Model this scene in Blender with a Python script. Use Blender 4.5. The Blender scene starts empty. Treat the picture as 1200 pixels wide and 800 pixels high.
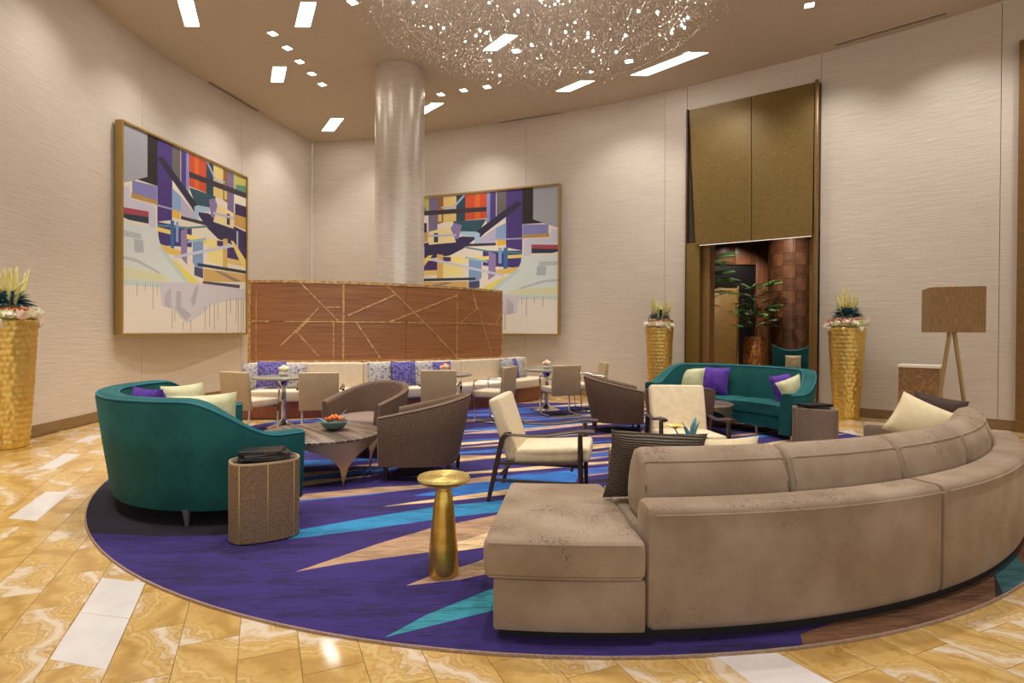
import bpy, bmesh, math, random
from mathutils import Vector, Matrix, noise as mnoise
from mathutils.geometry import delaunay_2d_cdt
PI = math.pi
S, Cc = math.sin, math.cos
rnd = random.Random(7)
scene = bpy.context.scene
COL = scene.collection

# ------------------------------------------------------------ camera, world, exposure, large lights
H_EYE, CEIL = 1.40, 6.29
cam_d = bpy.data.cameras.new('camera')
cam_d.sensor_width = 36.0
cam_d.lens = 671.9 * 36 / 1200
cam_d.shift_y = -7.34 / 1200
cam_d.clip_start = 0.05
cam = bpy.data.objects.new('camera', cam_d)
COL.objects.link(cam)
_pitch, _roll = 0.0064, 0.0059
_U, _F = Vector((0, S(_pitch), Cc(_pitch))), Vector((0, Cc(_pitch), -S(_pitch)))
_X = Vector((1, 0, 0))
_r, _u = _X * Cc(_roll) + _U * S(_roll), -_X * S(_roll) + _U * Cc(_roll)
m4 = Matrix((_r, _u, -_F)).transposed().to_4x4()
m4.translation = (0, 0, H_EYE)
cam.matrix_world = m4
scene.camera = cam

world = bpy.data.worlds.new('lobby_world')
scene.world = world
world.use_nodes = True
world.node_tree.nodes['Background'].inputs[0].default_value = (1.0, 0.965, 0.92, 1)
world.node_tree.nodes['Background'].inputs[1].default_value = 0.72

vs = scene.view_settings
vs.view_transform = 'Standard'
vs.look = 'None'
vs.exposure = 0.5
vs.gamma = 1.0
vs.use_curve_mapping = False
scene.display_settings.display_device = 'sRGB'
scene.cycles.use_denoising = True
scene.cycles.max_bounces = 7
scene.cycles.diffuse_bounces = 4
scene.cycles.glossy_bounces = 3
scene.cycles.transmission_bounces = 4
scene.cycles.sample_clamp_indirect = 6.0
scene.cycles.caustics_reflective = False
scene.cycles.caustics_refractive = False

SPOT_W, WASH_W, PANEL_E, SMALL_E = 310.0, 155.0, 9.0, 14.0
WARM = (1.0, 0.945, 0.87)

def lamp_spot(loc, target, watts, angle=70, blend=0.6, radius=0.06, col=WARM, parent=None):
    d = bpy.data.lights.new('lamp_light', 'SPOT')
    d.energy, d.spot_size, d.spot_blend, d.shadow_soft_size, d.color = watts, math.radians(angle), blend, radius, col
    o = bpy.data.objects.new('lamp_light', d)
    COL.objects.link(o)
    o.location = loc
    v = Vector(target) - Vector(loc)
    o.rotation_euler = v.to_track_quat('-Z', 'Y').to_euler()
    if parent is not None:
        o.parent = parent
    return o

# wall-washing lamps set into the ceiling a little way off the walls, and extra unseen spots added above the seats
for wx, wy, tx, ty in [(-4.9, 5.0, -6.12, 5.0), (-5.0, 7.4, -6.15, 7.5), (-5.05, 9.4, -6.3, 9.5), (-4.85, 11.3, -6.0, 11.5), (-4.6, 12.9, -5.5, 13.6),
                       (-3.5, 13.3, -3.6, 14.5), (-1.1, 12.4, -0.55, 13.6), (1.9, 10.9, 2.4, 12.1), (3.3, 9.9, 4.0, 11.0),
                       (4.7, 8.9, 5.5, 9.9), (5.9, 7.9, 6.75, 8.8), (6.9, 6.8, 7.8, 7.6)]:
    lamp_spot((wx, wy, CEIL - 0.02), (tx, ty, 1.9), WASH_W, 100, 1.0, 0.10)
for gx, gy in [(-3.0, 3.2), (0.0, 2.6), (3.0, 3.0), (-1.6, 5.2), (1.6, 5.0), (3.6, 6.0), (-3.4, 6.4), (0.2, 7.4), (-0.8, 9.4), (2.4, 8.2), (-3.3, 8.6), (-4.6, 4.4)]:
    lamp_spot((gx, gy, CEIL - 0.02), (gx, gy, 0), SPOT_W, 84, 0.7, 0.10)

# ------------------------------------------------------------ helpers
def lin(c):
    c = c / 255.0
    return c / 12.92 if c <= 0.04045 else ((c + 0.055) / 1.055) ** 2.4
def rgb(r, g, b):
    return (lin(r), lin(g), lin(b), 1.0)

MATS = {}
def node(nt, kind, loc=None, **inp):
    n = nt.nodes.new(kind)
    for k, v in inp.items():
        n.inputs[k.replace('_', ' ')].default_value = v
    return n
def base_mat(name, col, rough=0.6, metal=0.0, **extra):
    m = bpy.data.materials.new(name)
    m.use_nodes = True
    b = m.node_tree.nodes['Principled BSDF']
    b.inputs['Base Color'].default_value = col
    b.inputs['Roughness'].default_value = rough
    b.inputs['Metallic'].default_value = metal
    for k, v in extra.items():
        b.inputs[k].default_value = v
    MATS[name] = m
    return m
def coords(nt, scale=(1, 1, 1), rot=(0, 0, 0), kind='Object'):
    tc = nt.nodes.new('ShaderNodeTexCoord')
    mp = nt.nodes.new('ShaderNodeMapping')
    mp.inputs['Scale'].default_value = scale
    mp.inputs['Rotation'].default_value = rot
    nt.links.new(tc.outputs[kind], mp.inputs['Vector'])
    return mp.outputs['Vector']
def noise_fac(nt, vec, scale, detail=3, rough=0.55, dist=0.0):
    n = nt.nodes.new('ShaderNodeTexNoise')
    n.inputs['Scale'].default_value = scale
    n.inputs['Detail'].default_value = detail
    n.inputs['Roughness'].default_value = rough
    n.inputs['Distortion'].default_value = dist
    nt.links.new(vec, n.inputs['Vector'])
    return n.outputs[0]
def ramp(nt, fac, stops):
    r = nt.nodes.new('ShaderNodeValToRGB')
    el = r.color_ramp.elements
    el[0].position, el[0].color = stops[0]
    el[1].position, el[1].color = stops[-1]
    for p, c in stops[1:-1]:
        e = el.new(p)
        e.color = c
    nt.links.new(fac, r.inputs['Fac'])
    return r.outputs['Color']
def bump(nt, fac, strength, dist=0.01):
    b = nt.nodes.new('ShaderNodeBump')
    b.inputs['Strength'].default_value = strength
    b.inputs['Distance'].default_value = dist
    nt.links.new(fac, b.inputs['Height'])
    nt.links.new(b.outputs['Normal'], nt.nodes['Principled BSDF'].inputs['Normal'])
def grain(name, c1, c2, scale=(8, 8, 8), nscale=3.0, rough=0.6, metal=0.0, detail=4, bmp=0.0, bd=0.01, rot=(0, 0, 0), lo=0.35, hi=0.65, dist=0.0, kind='Object', **extra):
    """two colours mixed by stretched noise, with an optional fine relief"""
    m = base_mat(name, c1, rough, metal, **extra)
    nt = m.node_tree
    f = noise_fac(nt, coords(nt, scale, rot, kind), nscale, detail, 0.6, dist)
    c = ramp(nt, f, [(lo, c1), (hi, c2)])
    nt.links.new(c, nt.nodes['Principled BSDF'].inputs['Base Color'])
    if bmp:
        bump(nt, f, bmp, bd)
    return m
def velvet(name, c1, c2, c3, sheen=0.5, nscale=5.0, speck=0.0):
    """pile fabric: broad brushed patches plus fine flecks"""
    m = base_mat(name, c1, 0.75)
    nt = m.node_tree
    b = nt.nodes['Principled BSDF']
    b.inputs['Sheen Weight'].default_value = sheen
    b.inputs['Sheen Roughness'].default_value = 0.4
    b.inputs['Sheen Tint'].default_value = c2
    b.inputs['Specular IOR Level'].default_value = 0.25
    v = coords(nt)
    f = noise_fac(nt, v, nscale, 5, 0.6)
    c = ramp(nt, f, [(0.35, c1), (0.65, c2)])
    if speck:
        f2 = noise_fac(nt, v, 75, 5, 0.7)
        f4 = noise_fac(nt, v, 4.5, 4, 0.6)
        ad = nt.nodes.new('ShaderNodeMath'); ad.operation = 'MULTIPLY_ADD'
        nt.links.new(f4, ad.inputs[0]); ad.inputs[1].default_value = 0.55
        nt.links.new(f2, ad.inputs[2])
        gm = nt.nodes.new('ShaderNodeNewGeometry')
        sp = nt.nodes.new('ShaderNodeSeparateXYZ')
        nt.links.new(gm.outputs['Normal'], sp.inputs[0])
        up = nt.nodes.new('ShaderNodeMapRange')        # pile brushed about where people sit and lean: tops show more marks
        up.inputs['From Min'].default_value, up.inputs['From Max'].default_value = 0.15, 0.9
        up.inputs['To Min'].default_value, up.inputs['To Max'].default_value = 0.10, 0.0
        nt.links.new(sp.outputs['Z'], up.inputs['Value'])
        a2 = nt.nodes.new('ShaderNodeMath'); a2.operation = 'ADD'
        nt.links.new(ad.outputs[0], a2.inputs[0]); nt.links.new(up.outputs[0], a2.inputs[1])
        k = ramp(nt, a2.outputs[0], [(0.60, (speck, speck, speck, 1)), (0.725, (0, 0, 0, 1))])
        mx = nt.nodes.new('ShaderNodeMix')
        mx.data_type = 'RGBA'
        nt.links.new(k, mx.inputs[0])
        nt.links.new(c, mx.inputs[6])
        mx.inputs[7].default_value = c3
        c = mx.outputs[2]
    nt.links.new(c, b.inputs['Base Color'])
    f3 = noise_fac(nt, v, 140, 2)
    bump(nt, f3, 0.12, 0.004)
    return m
def glow(name, col, strength):
    m = base_mat(name, col, 0.5)
    b = m.node_tree.nodes['Principled BSDF']
    b.inputs['Emission Color'].default_value = col
    b.inputs['Emission Strength'].default_value = strength
    return m
def attr_mat(name, rough, streak=None, amount=0.0, bmp=0.0):
    m = base_mat(name, (1, 1, 1, 1), rough)
    nt = m.node_tree
    a = nt.nodes.new('ShaderNodeVertexColor')
    a.layer_name = 'Col'
    out = a.outputs['Color']
    if streak:
        scale, rot = streak
        f = noise_fac(nt, coords(nt, scale, rot), 1.0, 6, 0.7)
        fb = noise_fac(nt, coords(nt, (1.1, 5.5, 1), rot), 1.0, 5, 0.7)
        fa = nt.nodes.new('ShaderNodeMath'); fa.operation = 'MULTIPLY_ADD'
        nt.links.new(fb, fa.inputs[0]); fa.inputs[1].default_value = 0.9
        nt.links.new(f, fa.inputs[2])
        k = ramp(nt, fa.outputs[0], [(0.76, (1 - amount, 1 - amount * 1.03, 1 - amount * 1.12, 1)), (0.99, (1, 1, 1, 1)), (1.0, (1.08, 1.08, 1.08, 1))])
        mx = nt.nodes.new('ShaderNodeMix')
        mx.data_type = 'RGBA'
        mx.blend_type = 'MULTIPLY'
        mx.inputs[0].default_value = 1.0
        nt.links.new(out, mx.inputs[6])
        nt.links.new(k, mx.inputs[7])
        out = mx.outputs[2]
        if bmp:
            bump(nt, noise_fac(nt, coords(nt), 160, 3), bmp, 0.006)
    nt.links.new(out, nt.nodes['Principled BSDF'].inputs['Base Color'])
    return m

def new_bm():
    return bmesh.new()
def b_box(bm, c, s, bev=0.0, seg=2, rotz=0.0, rotx=0.0, roty=0.0):
    M = Matrix.Translation(c) @ Matrix.Rotation(rotz, 4, 'Z') @ Matrix.Rotation(roty, 4, 'Y') @ Matrix.Rotation(rotx, 4, 'X') @ Matrix.Diagonal((s[0], s[1], s[2], 1))
    r = bmesh.ops.create_cube(bm, size=1.0, matrix=M)
    if bev:
        ed = list({e for v in r['verts'] for e in v.link_edges})
        bmesh.ops.bevel(bm, geom=ed, offset=bev, segments=seg, affect='EDGES', profile=0.5)
def b_loft(bm, rings, cap=True, close=True, loop=False):
    vr = [[bm.verts.new(p) for p in r] for r in rings]
    n = len(vr[0])
    m = len(vr)
    for i in range(m if loop else m - 1):
        a, b = vr[i], vr[(i + 1) % m]
        for j in range(n if close else n - 1):
            k = (j + 1) % n
            bm.faces.new((a[j], a[k], b[k], b[j]))
    if cap and not loop:
        bm.faces.new(list(reversed(vr[0])))
        bm.faces.new(vr[-1])
def b_lathe(bm, prof, n=28, c=(0, 0, 0), a0=0.0):
    rings = [[(c[0] + r * Cc(a0 + 2 * PI * j / n), c[1] + r * S(a0 + 2 * PI * j / n), c[2] + z) for j in range(n)] for r, z in prof]
    b_loft(bm, rings)
def b_tube(bm, pts, r, n=8, cap=True, flat=None):
    """round bar along a polyline; r a number or one per point; flat=(w,h) gives an oval section"""
    pts = [Vector(p) for p in pts]
    rings = []
    up = Vector((0, 0, 1))
    for i, p in enumerate(pts):
        t = (pts[min(i + 1, len(pts) - 1)] - pts[max(i - 1, 0)]).normalized()
        a = t.cross(up)
        if a.length < 0.05:
            a = t.cross(Vector((0, 1, 0)))
        a.normalize()
        b = a.cross(t).normalized()
        rr = r[i] if isinstance(r, (list, tuple)) else r
        fw, fh = flat if flat else (1, 1)
        rings.append([p + a * (Cc(2 * PI * j / n) * rr * fw) + b * (S(2 * PI * j / n) * rr * fh) for j in range(n)])
    b_loft(bm, rings, cap)
def b_prism(bm, poly, z0, z1, bev=0.0, seg=3):
    a = [bm.verts.new((x, y, z0)) for x, y in poly]
    b = [bm.verts.new((x, y, z1)) for x, y in poly]
    n = len(poly)
    fs = [bm.faces.new(list(reversed(a))), bm.faces.new(b)]
    for j in range(n):
        k = (j + 1) % n
        fs.append(bm.faces.new((a[j], a[k], b[k], b[j])))
    if bev:
        ed = list({e for f in fs[:2] for e in f.edges})
        bmesh.ops.bevel(bm, geom=ed, offset=bev, segments=seg, affect='EDGES', profile=0.5, clamp_overlap=True)
def b_sphere(bm, c, r, u=10, v=7, sz=1.0):
    bmesh.ops.create_uvsphere(bm, u_segments=u, v_segments=v, radius=r, matrix=Matrix.Translation(c) @ Matrix.Diagonal((1, 1, sz, 1)))
def b_pillow(bm, w, h, t, n=12, sag=0.0):
    """scatter cushion standing on its edge: x width, z height from 0, y thickness, corners pinched out"""
    rows = {}
    for side in (-1, 1):
        for i in range(n + 1):
            for j in range(n + 1):
                u, v = 2 * i / n - 1, 2 * j / n - 1
                edge = i in (0, n) or j in (0, n)
                if edge and side == 1:
                    rows[(1, i, j)] = rows[(-1, i, j)]
                    continue
                x = w / 2 * u * (1 - 0.07 * (1 - v * v))
                z = h / 2 + h / 2 * v * (1 - 0.07 * (1 - u * u)) - sag * (1 - u * u) * (v + 1) / 2
                y = side * t / 2 * (max(0.0, (1 - u ** 2) * (1 - v ** 2))) ** 0.42
                y += 0.004 * S(7 * u + 3 * v) * (1 - u * u) * (1 - v * v)
                rows[(side, i, j)] = bm.verts.new((x, y, z))
    for side in (-1, 1):
        for i in range(n):
            for j in range(n):
                q = [rows[(side, i, j)], rows[(side, i + 1, j)], rows[(side, i + 1, j + 1)], rows[(side, i, j + 1)]]
                bm.faces.new(q if side == -1 else list(reversed(q)))
def rr(a0, a1, z0, z1, rad, seg=4):
    """rounded rectangle profile"""
    out = []
    for cx, cz, st in ((a1 - rad, z0 + rad, -PI / 2), (a1 - rad, z1 - rad, 0), (a0 + rad, z1 - rad, PI / 2), (a0 + rad, z0 + rad, PI)):
        for k in range(seg + 1):
            a = st + PI / 2 * k / seg
            out.append((cx + rad * Cc(a), cz + rad * S(a)))
    return out
def catmull(pts, n):
    P = [Vector(p) for p in pts]
    P = [P[0] * 2 - P[1]] + P + [P[-1] * 2 - P[-2]]
    dense = []
    for i in range(1, len(P) - 2):
        for k in range(20):
            t = k / 20
            a, b, c, d = P[i - 1], P[i], P[i + 1], P[i + 2]
            dense.append(0.5 * ((2 * b) + (c - a) * t + (2 * a - 5 * b + 4 * c - d) * t * t + (3 * b - a - 3 * c + d) * t ** 3))
    dense.append(P[-2])
    L = [0.0]
    for i in range(1, len(dense)):
        L.append(L[-1] + (dense[i] - dense[i - 1]).length)
    out, j = [], 0
    for k in range(n):
        s = L[-1] * k / (n - 1)
        while j < len(L) - 2 and L[j + 1] < s:
            j += 1
        f = (s - L[j]) / max(1e-9, L[j + 1] - L[j])
        out.append(dense[j].lerp(dense[j + 1], min(1, f)))
    return out
def mirror_path(half):
    """half: points from the middle (x=0) outwards; returns the whole path from -x to +x"""
    return [(-x, y) for x, y in reversed(half[1:])] + list(half)
def normals2(path, sign=1):
    out = []
    for i in range(len(path)):
        t = path[min(i + 1, len(path) - 1)] - path[max(i - 1, 0)]
        out.append(Vector((t.y, -t.x)).normalized() * sign)
    return out
def b_shell(bm, path, hfun, z0, th, lean, outward):
    """upholstered wall that follows a plan path; outward(i) is the outer normal"""
    rings = []
    for i, p in enumerate(path):
        N, h, L = outward[i], hfun(p), lean(p)
        zm = (z0 + h) / 2
        prof = [(-L, z0), (-L * 0.93, z0 + 0.02), (-L * 0.42, zm), (0, h - 0.04), (-0.012, h - 0.014), (-0.034, h), (-th + 0.034, h), (-th + 0.012, h - 0.014), (-th, h - 0.04), (-th - L * 0.4, zm), (-th - L * 0.8, z0)]
        rings.append([(p.x + N.x * o, p.y + N.y * o, z) for o, z in prof])
    b_loft(bm, rings)

def obj(name, bm, mat, parent=None, smooth=40, loc=None, rot=None):
    me = bpy.data.meshes.new(name)
    bmesh.ops.recalc_face_normals(bm, faces=bm.faces)
    bm.to_mesh(me)
    bm.free()
    if smooth:
        me.shade_smooth()
        me.set_sharp_from_angle(angle=math.radians(smooth))
    for m in (mat if isinstance(mat, (list, tuple)) else [mat]):
        me.materials.append(MATS[m] if isinstance(m, str) else m)
    o = bpy.data.objects.new(name, me)
    COL.objects.link(o)
    if parent is not None:
        o.parent = parent
    if loc is not None:
        o.location = loc
    if rot is not None:
        o.rotation_euler = rot
    return o
def again(o, parent=None, loc=None, rot=None, scale=None):
    c = o.copy()
    COL.objects.link(c)
    if parent is not None:
        c.parent = parent
    if loc is not None:
        c.location = loc
    if rot is not None:
        c.rotation_euler = rot
    if scale is not None:
        c.scale = scale
    return c
def tag(o, label=None, cat=None, group=None, kind=None):
    for k, v in (('label', label), ('category', cat), ('group', group), ('kind', kind)):
        if v:
            o[k] = v
    return o
def thing(name, label, cat, loc=(0, 0, 0), rotz=0.0, group=None):
    o = bpy.data.objects.new(name, None)
    o.empty_display_size = 0.1
    COL.objects.link(o)
    o.location = loc
    o.rotation_euler = (0, 0, rotz)
    return tag(o, label, cat, group)
def struct(name, bm, mat, parent=None, smooth=40):
    o = obj(name, bm, mat, parent, smooth)
    o['kind'] = 'structure'
    return o
def kids(o):
    return [c for c in bpy.data.objects if c.parent == o]
def dup(root, loc, rotz, label=None, group=None):
    r = root.copy()
    COL.objects.link(r)
    r.location, r.rotation_euler = loc, (0, 0, rotz)
    if label:
        r['label'] = label
    if group:
        r['group'] = group
    for ch in kids(root):
        c = again(ch, r)
        for g in kids(ch):
            again(g, c)
    return r
def flat_cdt(polys, base_col, outline, colors):
    """coloured flat shapes lying over one another on one sheet -> one welded mesh with a colour per face"""
    allp = [(base_col, outline)] + [(c, p) for c, p in zip(colors, polys)]
    vs_, fs = [], []
    for _, p in allp:
        area = sum(p[i][0] * p[(i + 1) % len(p)][1] - p[(i + 1) % len(p)][0] * p[i][1] for i in range(len(p)))
        q = p if area > 0 else list(reversed(p))
        fs.append(list(range(len(vs_), len(vs_) + len(q))))
        vs_ += [Vector(x) for x in q]
    v, e, f, ov, oe, of = delaunay_2d_cdt(vs_, [], fs, 1, 1e-5, True)
    faces, cols = [], []
    for face, src in zip(f, of):
        if 0 not in src:
            continue
        faces.append(face)
        cols.append(allp[max(src)][0])
    return v, faces, cols
def color_mesh(name, verts, faces, cols):
    me = bpy.data.meshes.new(name)
    me.from_pydata(verts, [], faces)
    ca = me.color_attributes.new('Col', 'FLOAT_COLOR', 'CORNER')
    for p, c in zip(me.polygons, cols):
        for li in p.loop_indices:
            ca.data[li].color = c
    return me
# ------------------------------------------------------------ materials
m = base_mat('wallpaper', rgb(205, 190, 168), 0.42)
_nt = m.node_tree
_v = coords(_nt, (1.2, 1.2, 26))
_f = noise_fac(_nt, _v, 1.6, 5, 0.65)
_nt.links.new(ramp(_nt, _f, [(0.3, rgb(208, 196, 182)), (0.7, rgb(222, 211, 198))]), _nt.nodes['Principled BSDF'].inputs['Base Color'])
_nt.links.new(ramp(_nt, _f, [(0.3, (0.36, 0.36, 0.36, 1)), (0.7, (0.52, 0.52, 0.52, 1))]), _nt.nodes['Principled BSDF'].inputs['Roughness'])
bump(_nt, noise_fac(_nt, coords(_nt, (2.5, 2.5, 40)), 1.5, 4, 0.6), 0.28, 0.02)
base_mat('joint', rgb(95, 82, 66), 0.8)
grain('ceiling_paint', rgb(200, 186, 168), rgb(196, 182, 164), (1, 1, 1), 1.5, 0.85)
grain('baseboard_bronze', rgb(150, 122, 84), rgb(132, 104, 68), (1, 1, 6), 4, 0.4)

# honey onyx: bands bent into chevrons, each slab cut from another part of the block
m = base_mat('onyx', rgb(214, 172, 100), 0.07)
_nt = m.node_tree
_b = _nt.nodes['Principled BSDF']
_g = _nt.nodes.new('ShaderNodeNewGeometry')
_oi = _nt.nodes.new('ShaderNodeObjectInfo')
_mul = _nt.nodes.new('ShaderNodeVectorMath'); _mul.operation = 'MULTIPLY'
_cmb = _nt.nodes.new('ShaderNodeCombineXYZ')
for _i in range(3):
    _nt.links.new(_oi.outputs['Random'], _cmb.inputs[_i])
_nt.links.new(_cmb.outputs[0], _mul.inputs[0])
_mul.inputs[1].default_value = (0.22, 0.22, 0.5)
_add = _nt.nodes.new('ShaderNodeVectorMath'); _add.operation = 'ADD'
_nt.links.new(_g.outputs['Position'], _add.inputs[0])
_nt.links.new(_mul.outputs[0], _add.inputs[1])
_w = _nt.nodes.new('ShaderNodeTexWave')
_w.wave_type, _w.bands_direction = 'BANDS', 'DIAGONAL'
_w.inputs['Scale'].default_value = 0.8
_w.inputs['Distortion'].default_value = 11.0
_w.inputs['Detail'].default_value = 6.0
_w.inputs['Detail Scale'].default_value = 1.1
_w.inputs['Detail Roughness'].default_value = 0.55
_nt.links.new(_add.outputs[0], _w.inputs['Vector'])
_c = ramp(_nt, _w.outputs['Fac'], [(0.0, rgb(184, 146, 84)), (0.12, rgb(200, 164, 98)), (0.28, rgb(206, 172, 108)), (0.36, rgb(194, 156, 90)), (0.5, rgb(214, 186, 130)), (0.58, rgb(196, 158, 92)), (0.72, rgb(206, 174, 112)), (0.80, rgb(188, 150, 94)), (0.86, rgb(214, 190, 152)), (0.92, rgb(200, 166, 108)), (1.0, rgb(220, 204, 182))])
_f2 = noise_fac(_nt, _add.outputs[0], 2.6, 9, 0.72, 2.2)
_k = ramp(_nt, _f2, [(0.28, (0.55, 0.40, 0.26, 1)), (0.36, (0.86, 0.78, 0.66, 1)), (0.42, (1, 1, 1, 1)), (0.56, (1, 1, 1, 1)), (0.60, (0.90, 0.84, 0.72, 1)), (0.64, (1, 1, 1, 1))])
_mx = _nt.nodes.new('ShaderNodeMix'); _mx.data_type = 'RGBA'; _mx.blend_type = 'MULTIPLY'
_mx.inputs[0].default_value = 0.8
_nt.links.new(_c, _mx.inputs[6]); _nt.links.new(_k, _mx.inputs[7])
_nt.links.new(_mx.outputs[2], _b.inputs['Base Color'])
grain('white_marble', rgb(226, 220, 216), rgb(208, 202, 202), (1.5, 1.5, 1.5), 3, 0.10, lo=0.3, hi=0.8)
base_mat('grout', rgb(188, 150, 92), 0.4)

attr_mat('carpet', 0.95, ((7, 60, 1), (0, 0, -math.radians(27))), 0.6, 0.5)
grain('rug_binding', rgb(172, 146, 126), rgb(140, 114, 98), (20, 20, 20), 4, 0.9)
attr_mat('paint', 0.5)
base_mat('paint_frame', rgb(176, 146, 84), 0.38, 0.5)

velvet('taupe_velvet', rgb(142, 122, 101), rgb(166, 148, 129), rgb(86, 70, 60), 0.55, 2.5, 0.8)
velvet('teal_velvet', rgb(18, 76, 75), rgb(28, 96, 98), rgb(6, 60, 62), 0.35, 3.5)
base_mat('teal_piping', rgb(24, 112, 128), 0.6)
grain('brown_weave', rgb(88, 68, 53), rgb(122, 96, 77), (14, 14, 70), 3, 0.8, bmp=0.3, bd=0.006)
grain('brown_seat', rgb(128, 108, 96), rgb(144, 124, 112), (20, 20, 20), 4, 0.85, bmp=0.15, bd=0.004)
base_mat('brown_piping', rgb(150, 128, 108), 0.6)
grain('dark_wood', rgb(46, 32, 26), rgb(66, 46, 36), (4, 4, 22), 3, 0.35)
grain('cream_fabric', rgb(220, 202, 168), rgb(232, 214, 182), (6, 6, 6), 3, 0.75, bmp=0.08)
grain('sand_vinyl', rgb(184, 160, 124), rgb(192, 168, 132), (4, 4, 4), 2, 0.42)
grain('pale_vinyl', rgb(216, 196, 168), rgb(222, 204, 178), (4, 4, 4), 2, 0.45)
grain('banquette_fabric', rgb(224, 206, 178), rgb(232, 216, 190), (5, 5, 5), 3, 0.6)
grain('banquette_base', rgb(150, 84, 58), rgb(112, 62, 46), (30, 30, 0.5), 2, 0.5)
base_mat('chrome', rgb(205, 205, 208), 0.12, 1.0)
base_mat('silver_leg', rgb(190, 186, 180), 0.3, 0.9)
base_mat('brass', rgb(214, 176, 104), 0.25, 1.0)
base_mat('bright_brass', rgb(240, 206, 130), 0.3, 0.9)
base_mat('black_plinth', rgb(20, 16, 16), 0.7)
base_mat('black_leather', rgb(24, 20, 20), 0.35)
base_mat('page_white', rgb(225, 220, 210), 0.7)
grain('gold_side', rgb(226, 190, 96), rgb(204, 164, 74), (2, 2, 6), 2.5, 0.3, 0.85)
m = base_mat('gold_top', rgb(222, 190, 96), 0.32, 0.7)
_nt = m.node_tree
_w = _nt.nodes.new('ShaderNodeTexWave'); _w.wave_type = 'RINGS'; _w.rings_direction = 'Z'
_w.inputs['Scale'].default_value = 22; _w.inputs['Distortion'].default_value = 2.5
_nt.links.new(coords(_nt), _w.inputs['Vector'])
_nt.links.new(ramp(_nt, _w.outputs['Fac'], [(0.2, rgb(190, 156, 76)), (0.6, rgb(244, 222, 140))]), _nt.nodes['Principled BSDF'].inputs['Base Color'])
bump(_nt, _w.outputs['Fac'], 0.5, 0.01)
grain('gold_planter', rgb(232, 200, 116), rgb(214, 176, 88), (6, 6, 6), 3, 0.36, 0.75)
grain('portal_gold', rgb(134, 108, 50), rgb(100, 78, 32), (9, 9, 9), 6, 0.42, 0.2, detail=6, bmp=0.12)
grain('portal_edge', rgb(140, 106, 58), rgb(120, 88, 46), (3, 3, 20), 3, 0.35, 0.2)
base_mat('portal_dark', rgb(78, 50, 28), 0.5)
grain('veneer', rgb(176, 120, 76), rgb(134, 84, 50), (0.7, 0.7, 34), 2.2, 0.38, detail=6, lo=0.3, hi=0.7)
grain('inlay', rgb(222, 184, 124), rgb(176, 132, 80), (7, 7, 7), 2.0, 0.3, 0.35, lo=0.4, hi=0.6)
grain('table_stripe', rgb(142, 124, 108), rgb(76, 62, 54), (0.8, 30, 1), 1.6, 0.35, rot=(0, 0, 0.5), lo=0.46, hi=0.54)
base_mat('champagne', rgb(190, 164, 132), 0.33, 0.75)
base_mat('stone_top', rgb(150, 146, 132), 0.18)
grain('drum_leather', rgb(148, 122, 92), rgb(112, 88, 64), (26, 26, 26), 4, 0.6, bmp=0.3, bd=0.004, lo=0.4, hi=0.6)
grain('drum_grey', rgb(150, 128, 110), rgb(138, 116, 98), (10, 10, 30), 3, 0.6)
base_mat('drum_rim', rgb(206, 180, 146), 0.35, 0.4)
grain('burl', rgb(164, 126, 84), rgb(104, 74, 48), (9, 9, 9), 2.4, 0.35, detail=8, dist=1.5)
base_mat('white_top', rgb(236, 228, 214), 0.3)
grain('lamp_linen', rgb(170, 134, 88), rgb(134, 102, 64), (40, 40, 4), 3, 0.8)
base_mat('lamp_metal', rgb(200, 176, 124), 0.3, 0.8)
velvet('purple_velvet', rgb(76, 40, 140), rgb(104, 66, 168), rgb(50, 30, 90), 0.5, 9)
grain('purple_pattern', rgb(78, 68, 148), rgb(120, 114, 178), (16, 16, 16), 1.4, 0.8, lo=0.47, hi=0.53, detail=1)
grain('grey_pattern', rgb(184, 180, 180), rgb(98, 100, 124), (12, 12, 12), 1.8, 0.8, lo=0.5, hi=0.62, detail=2)
grain('green_cream', rgb(192, 190, 146), rgb(208, 206, 166), (4, 4, 4), 3, 0.6)
grain('cream_pillow', rgb(222, 204, 164), rgb(230, 214, 178), (8, 8, 8), 3, 0.8)
m = base_mat('woven_dark', rgb(70, 60, 54), 0.9)
_nt = m.node_tree
_w = _nt.nodes.new('ShaderNodeTexWave'); _w.bands_direction = 'Z'
_w.inputs['Scale'].default_value = 26; _w.inputs['Distortion'].default_value = 1.0
_nt.links.new(coords(_nt), _w.inputs['Vector'])
_n2 = noise_fac(_nt, coords(_nt, (60, 60, 20)), 3, 3)
_mm = _nt.nodes.new('ShaderNodeMath'); _mm.operation = 'MULTIPLY'
_nt.links.new(_w.outputs['Fac'], _mm.inputs[0]); _nt.links.new(_n2, _mm.inputs[1])
_nt.links.new(ramp(_nt, _mm.outputs[0], [(0.1, rgb(44, 38, 36)), (0.5, rgb(132, 118, 100))]), _nt.nodes['Principled BSDF'].inputs['Base Color'])
bump(_nt, _mm.outputs[0], 0.7, 0.02)
velvet('dark_pillow', rgb(58, 44, 40), rgb(76, 60, 54), rgb(40, 30, 30), 0.4, 8)
grain('rose_white', rgb(246, 240, 226), rgb(230, 224, 196), (30, 30, 30), 2, 0.7)
grain('rose_pink', rgb(232, 196, 184), rgb(236, 214, 200), (30, 30, 30), 2, 0.7)
grain('rose_orange', rgb(250, 172, 104), rgb(240, 138, 76), (40, 40, 40), 2, 0.7)
grain('moss_orange', rgb(206, 112, 66), rgb(178, 82, 50), (60, 60, 60), 2, 0.9)
grain('moss_green', rgb(176, 186, 110), rgb(206, 206, 140), (40, 40, 40), 2, 0.9)
grain('succulent', rgb(88, 138, 150), rgb(52, 96, 112), (20, 20, 20), 2, 0.55)
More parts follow.
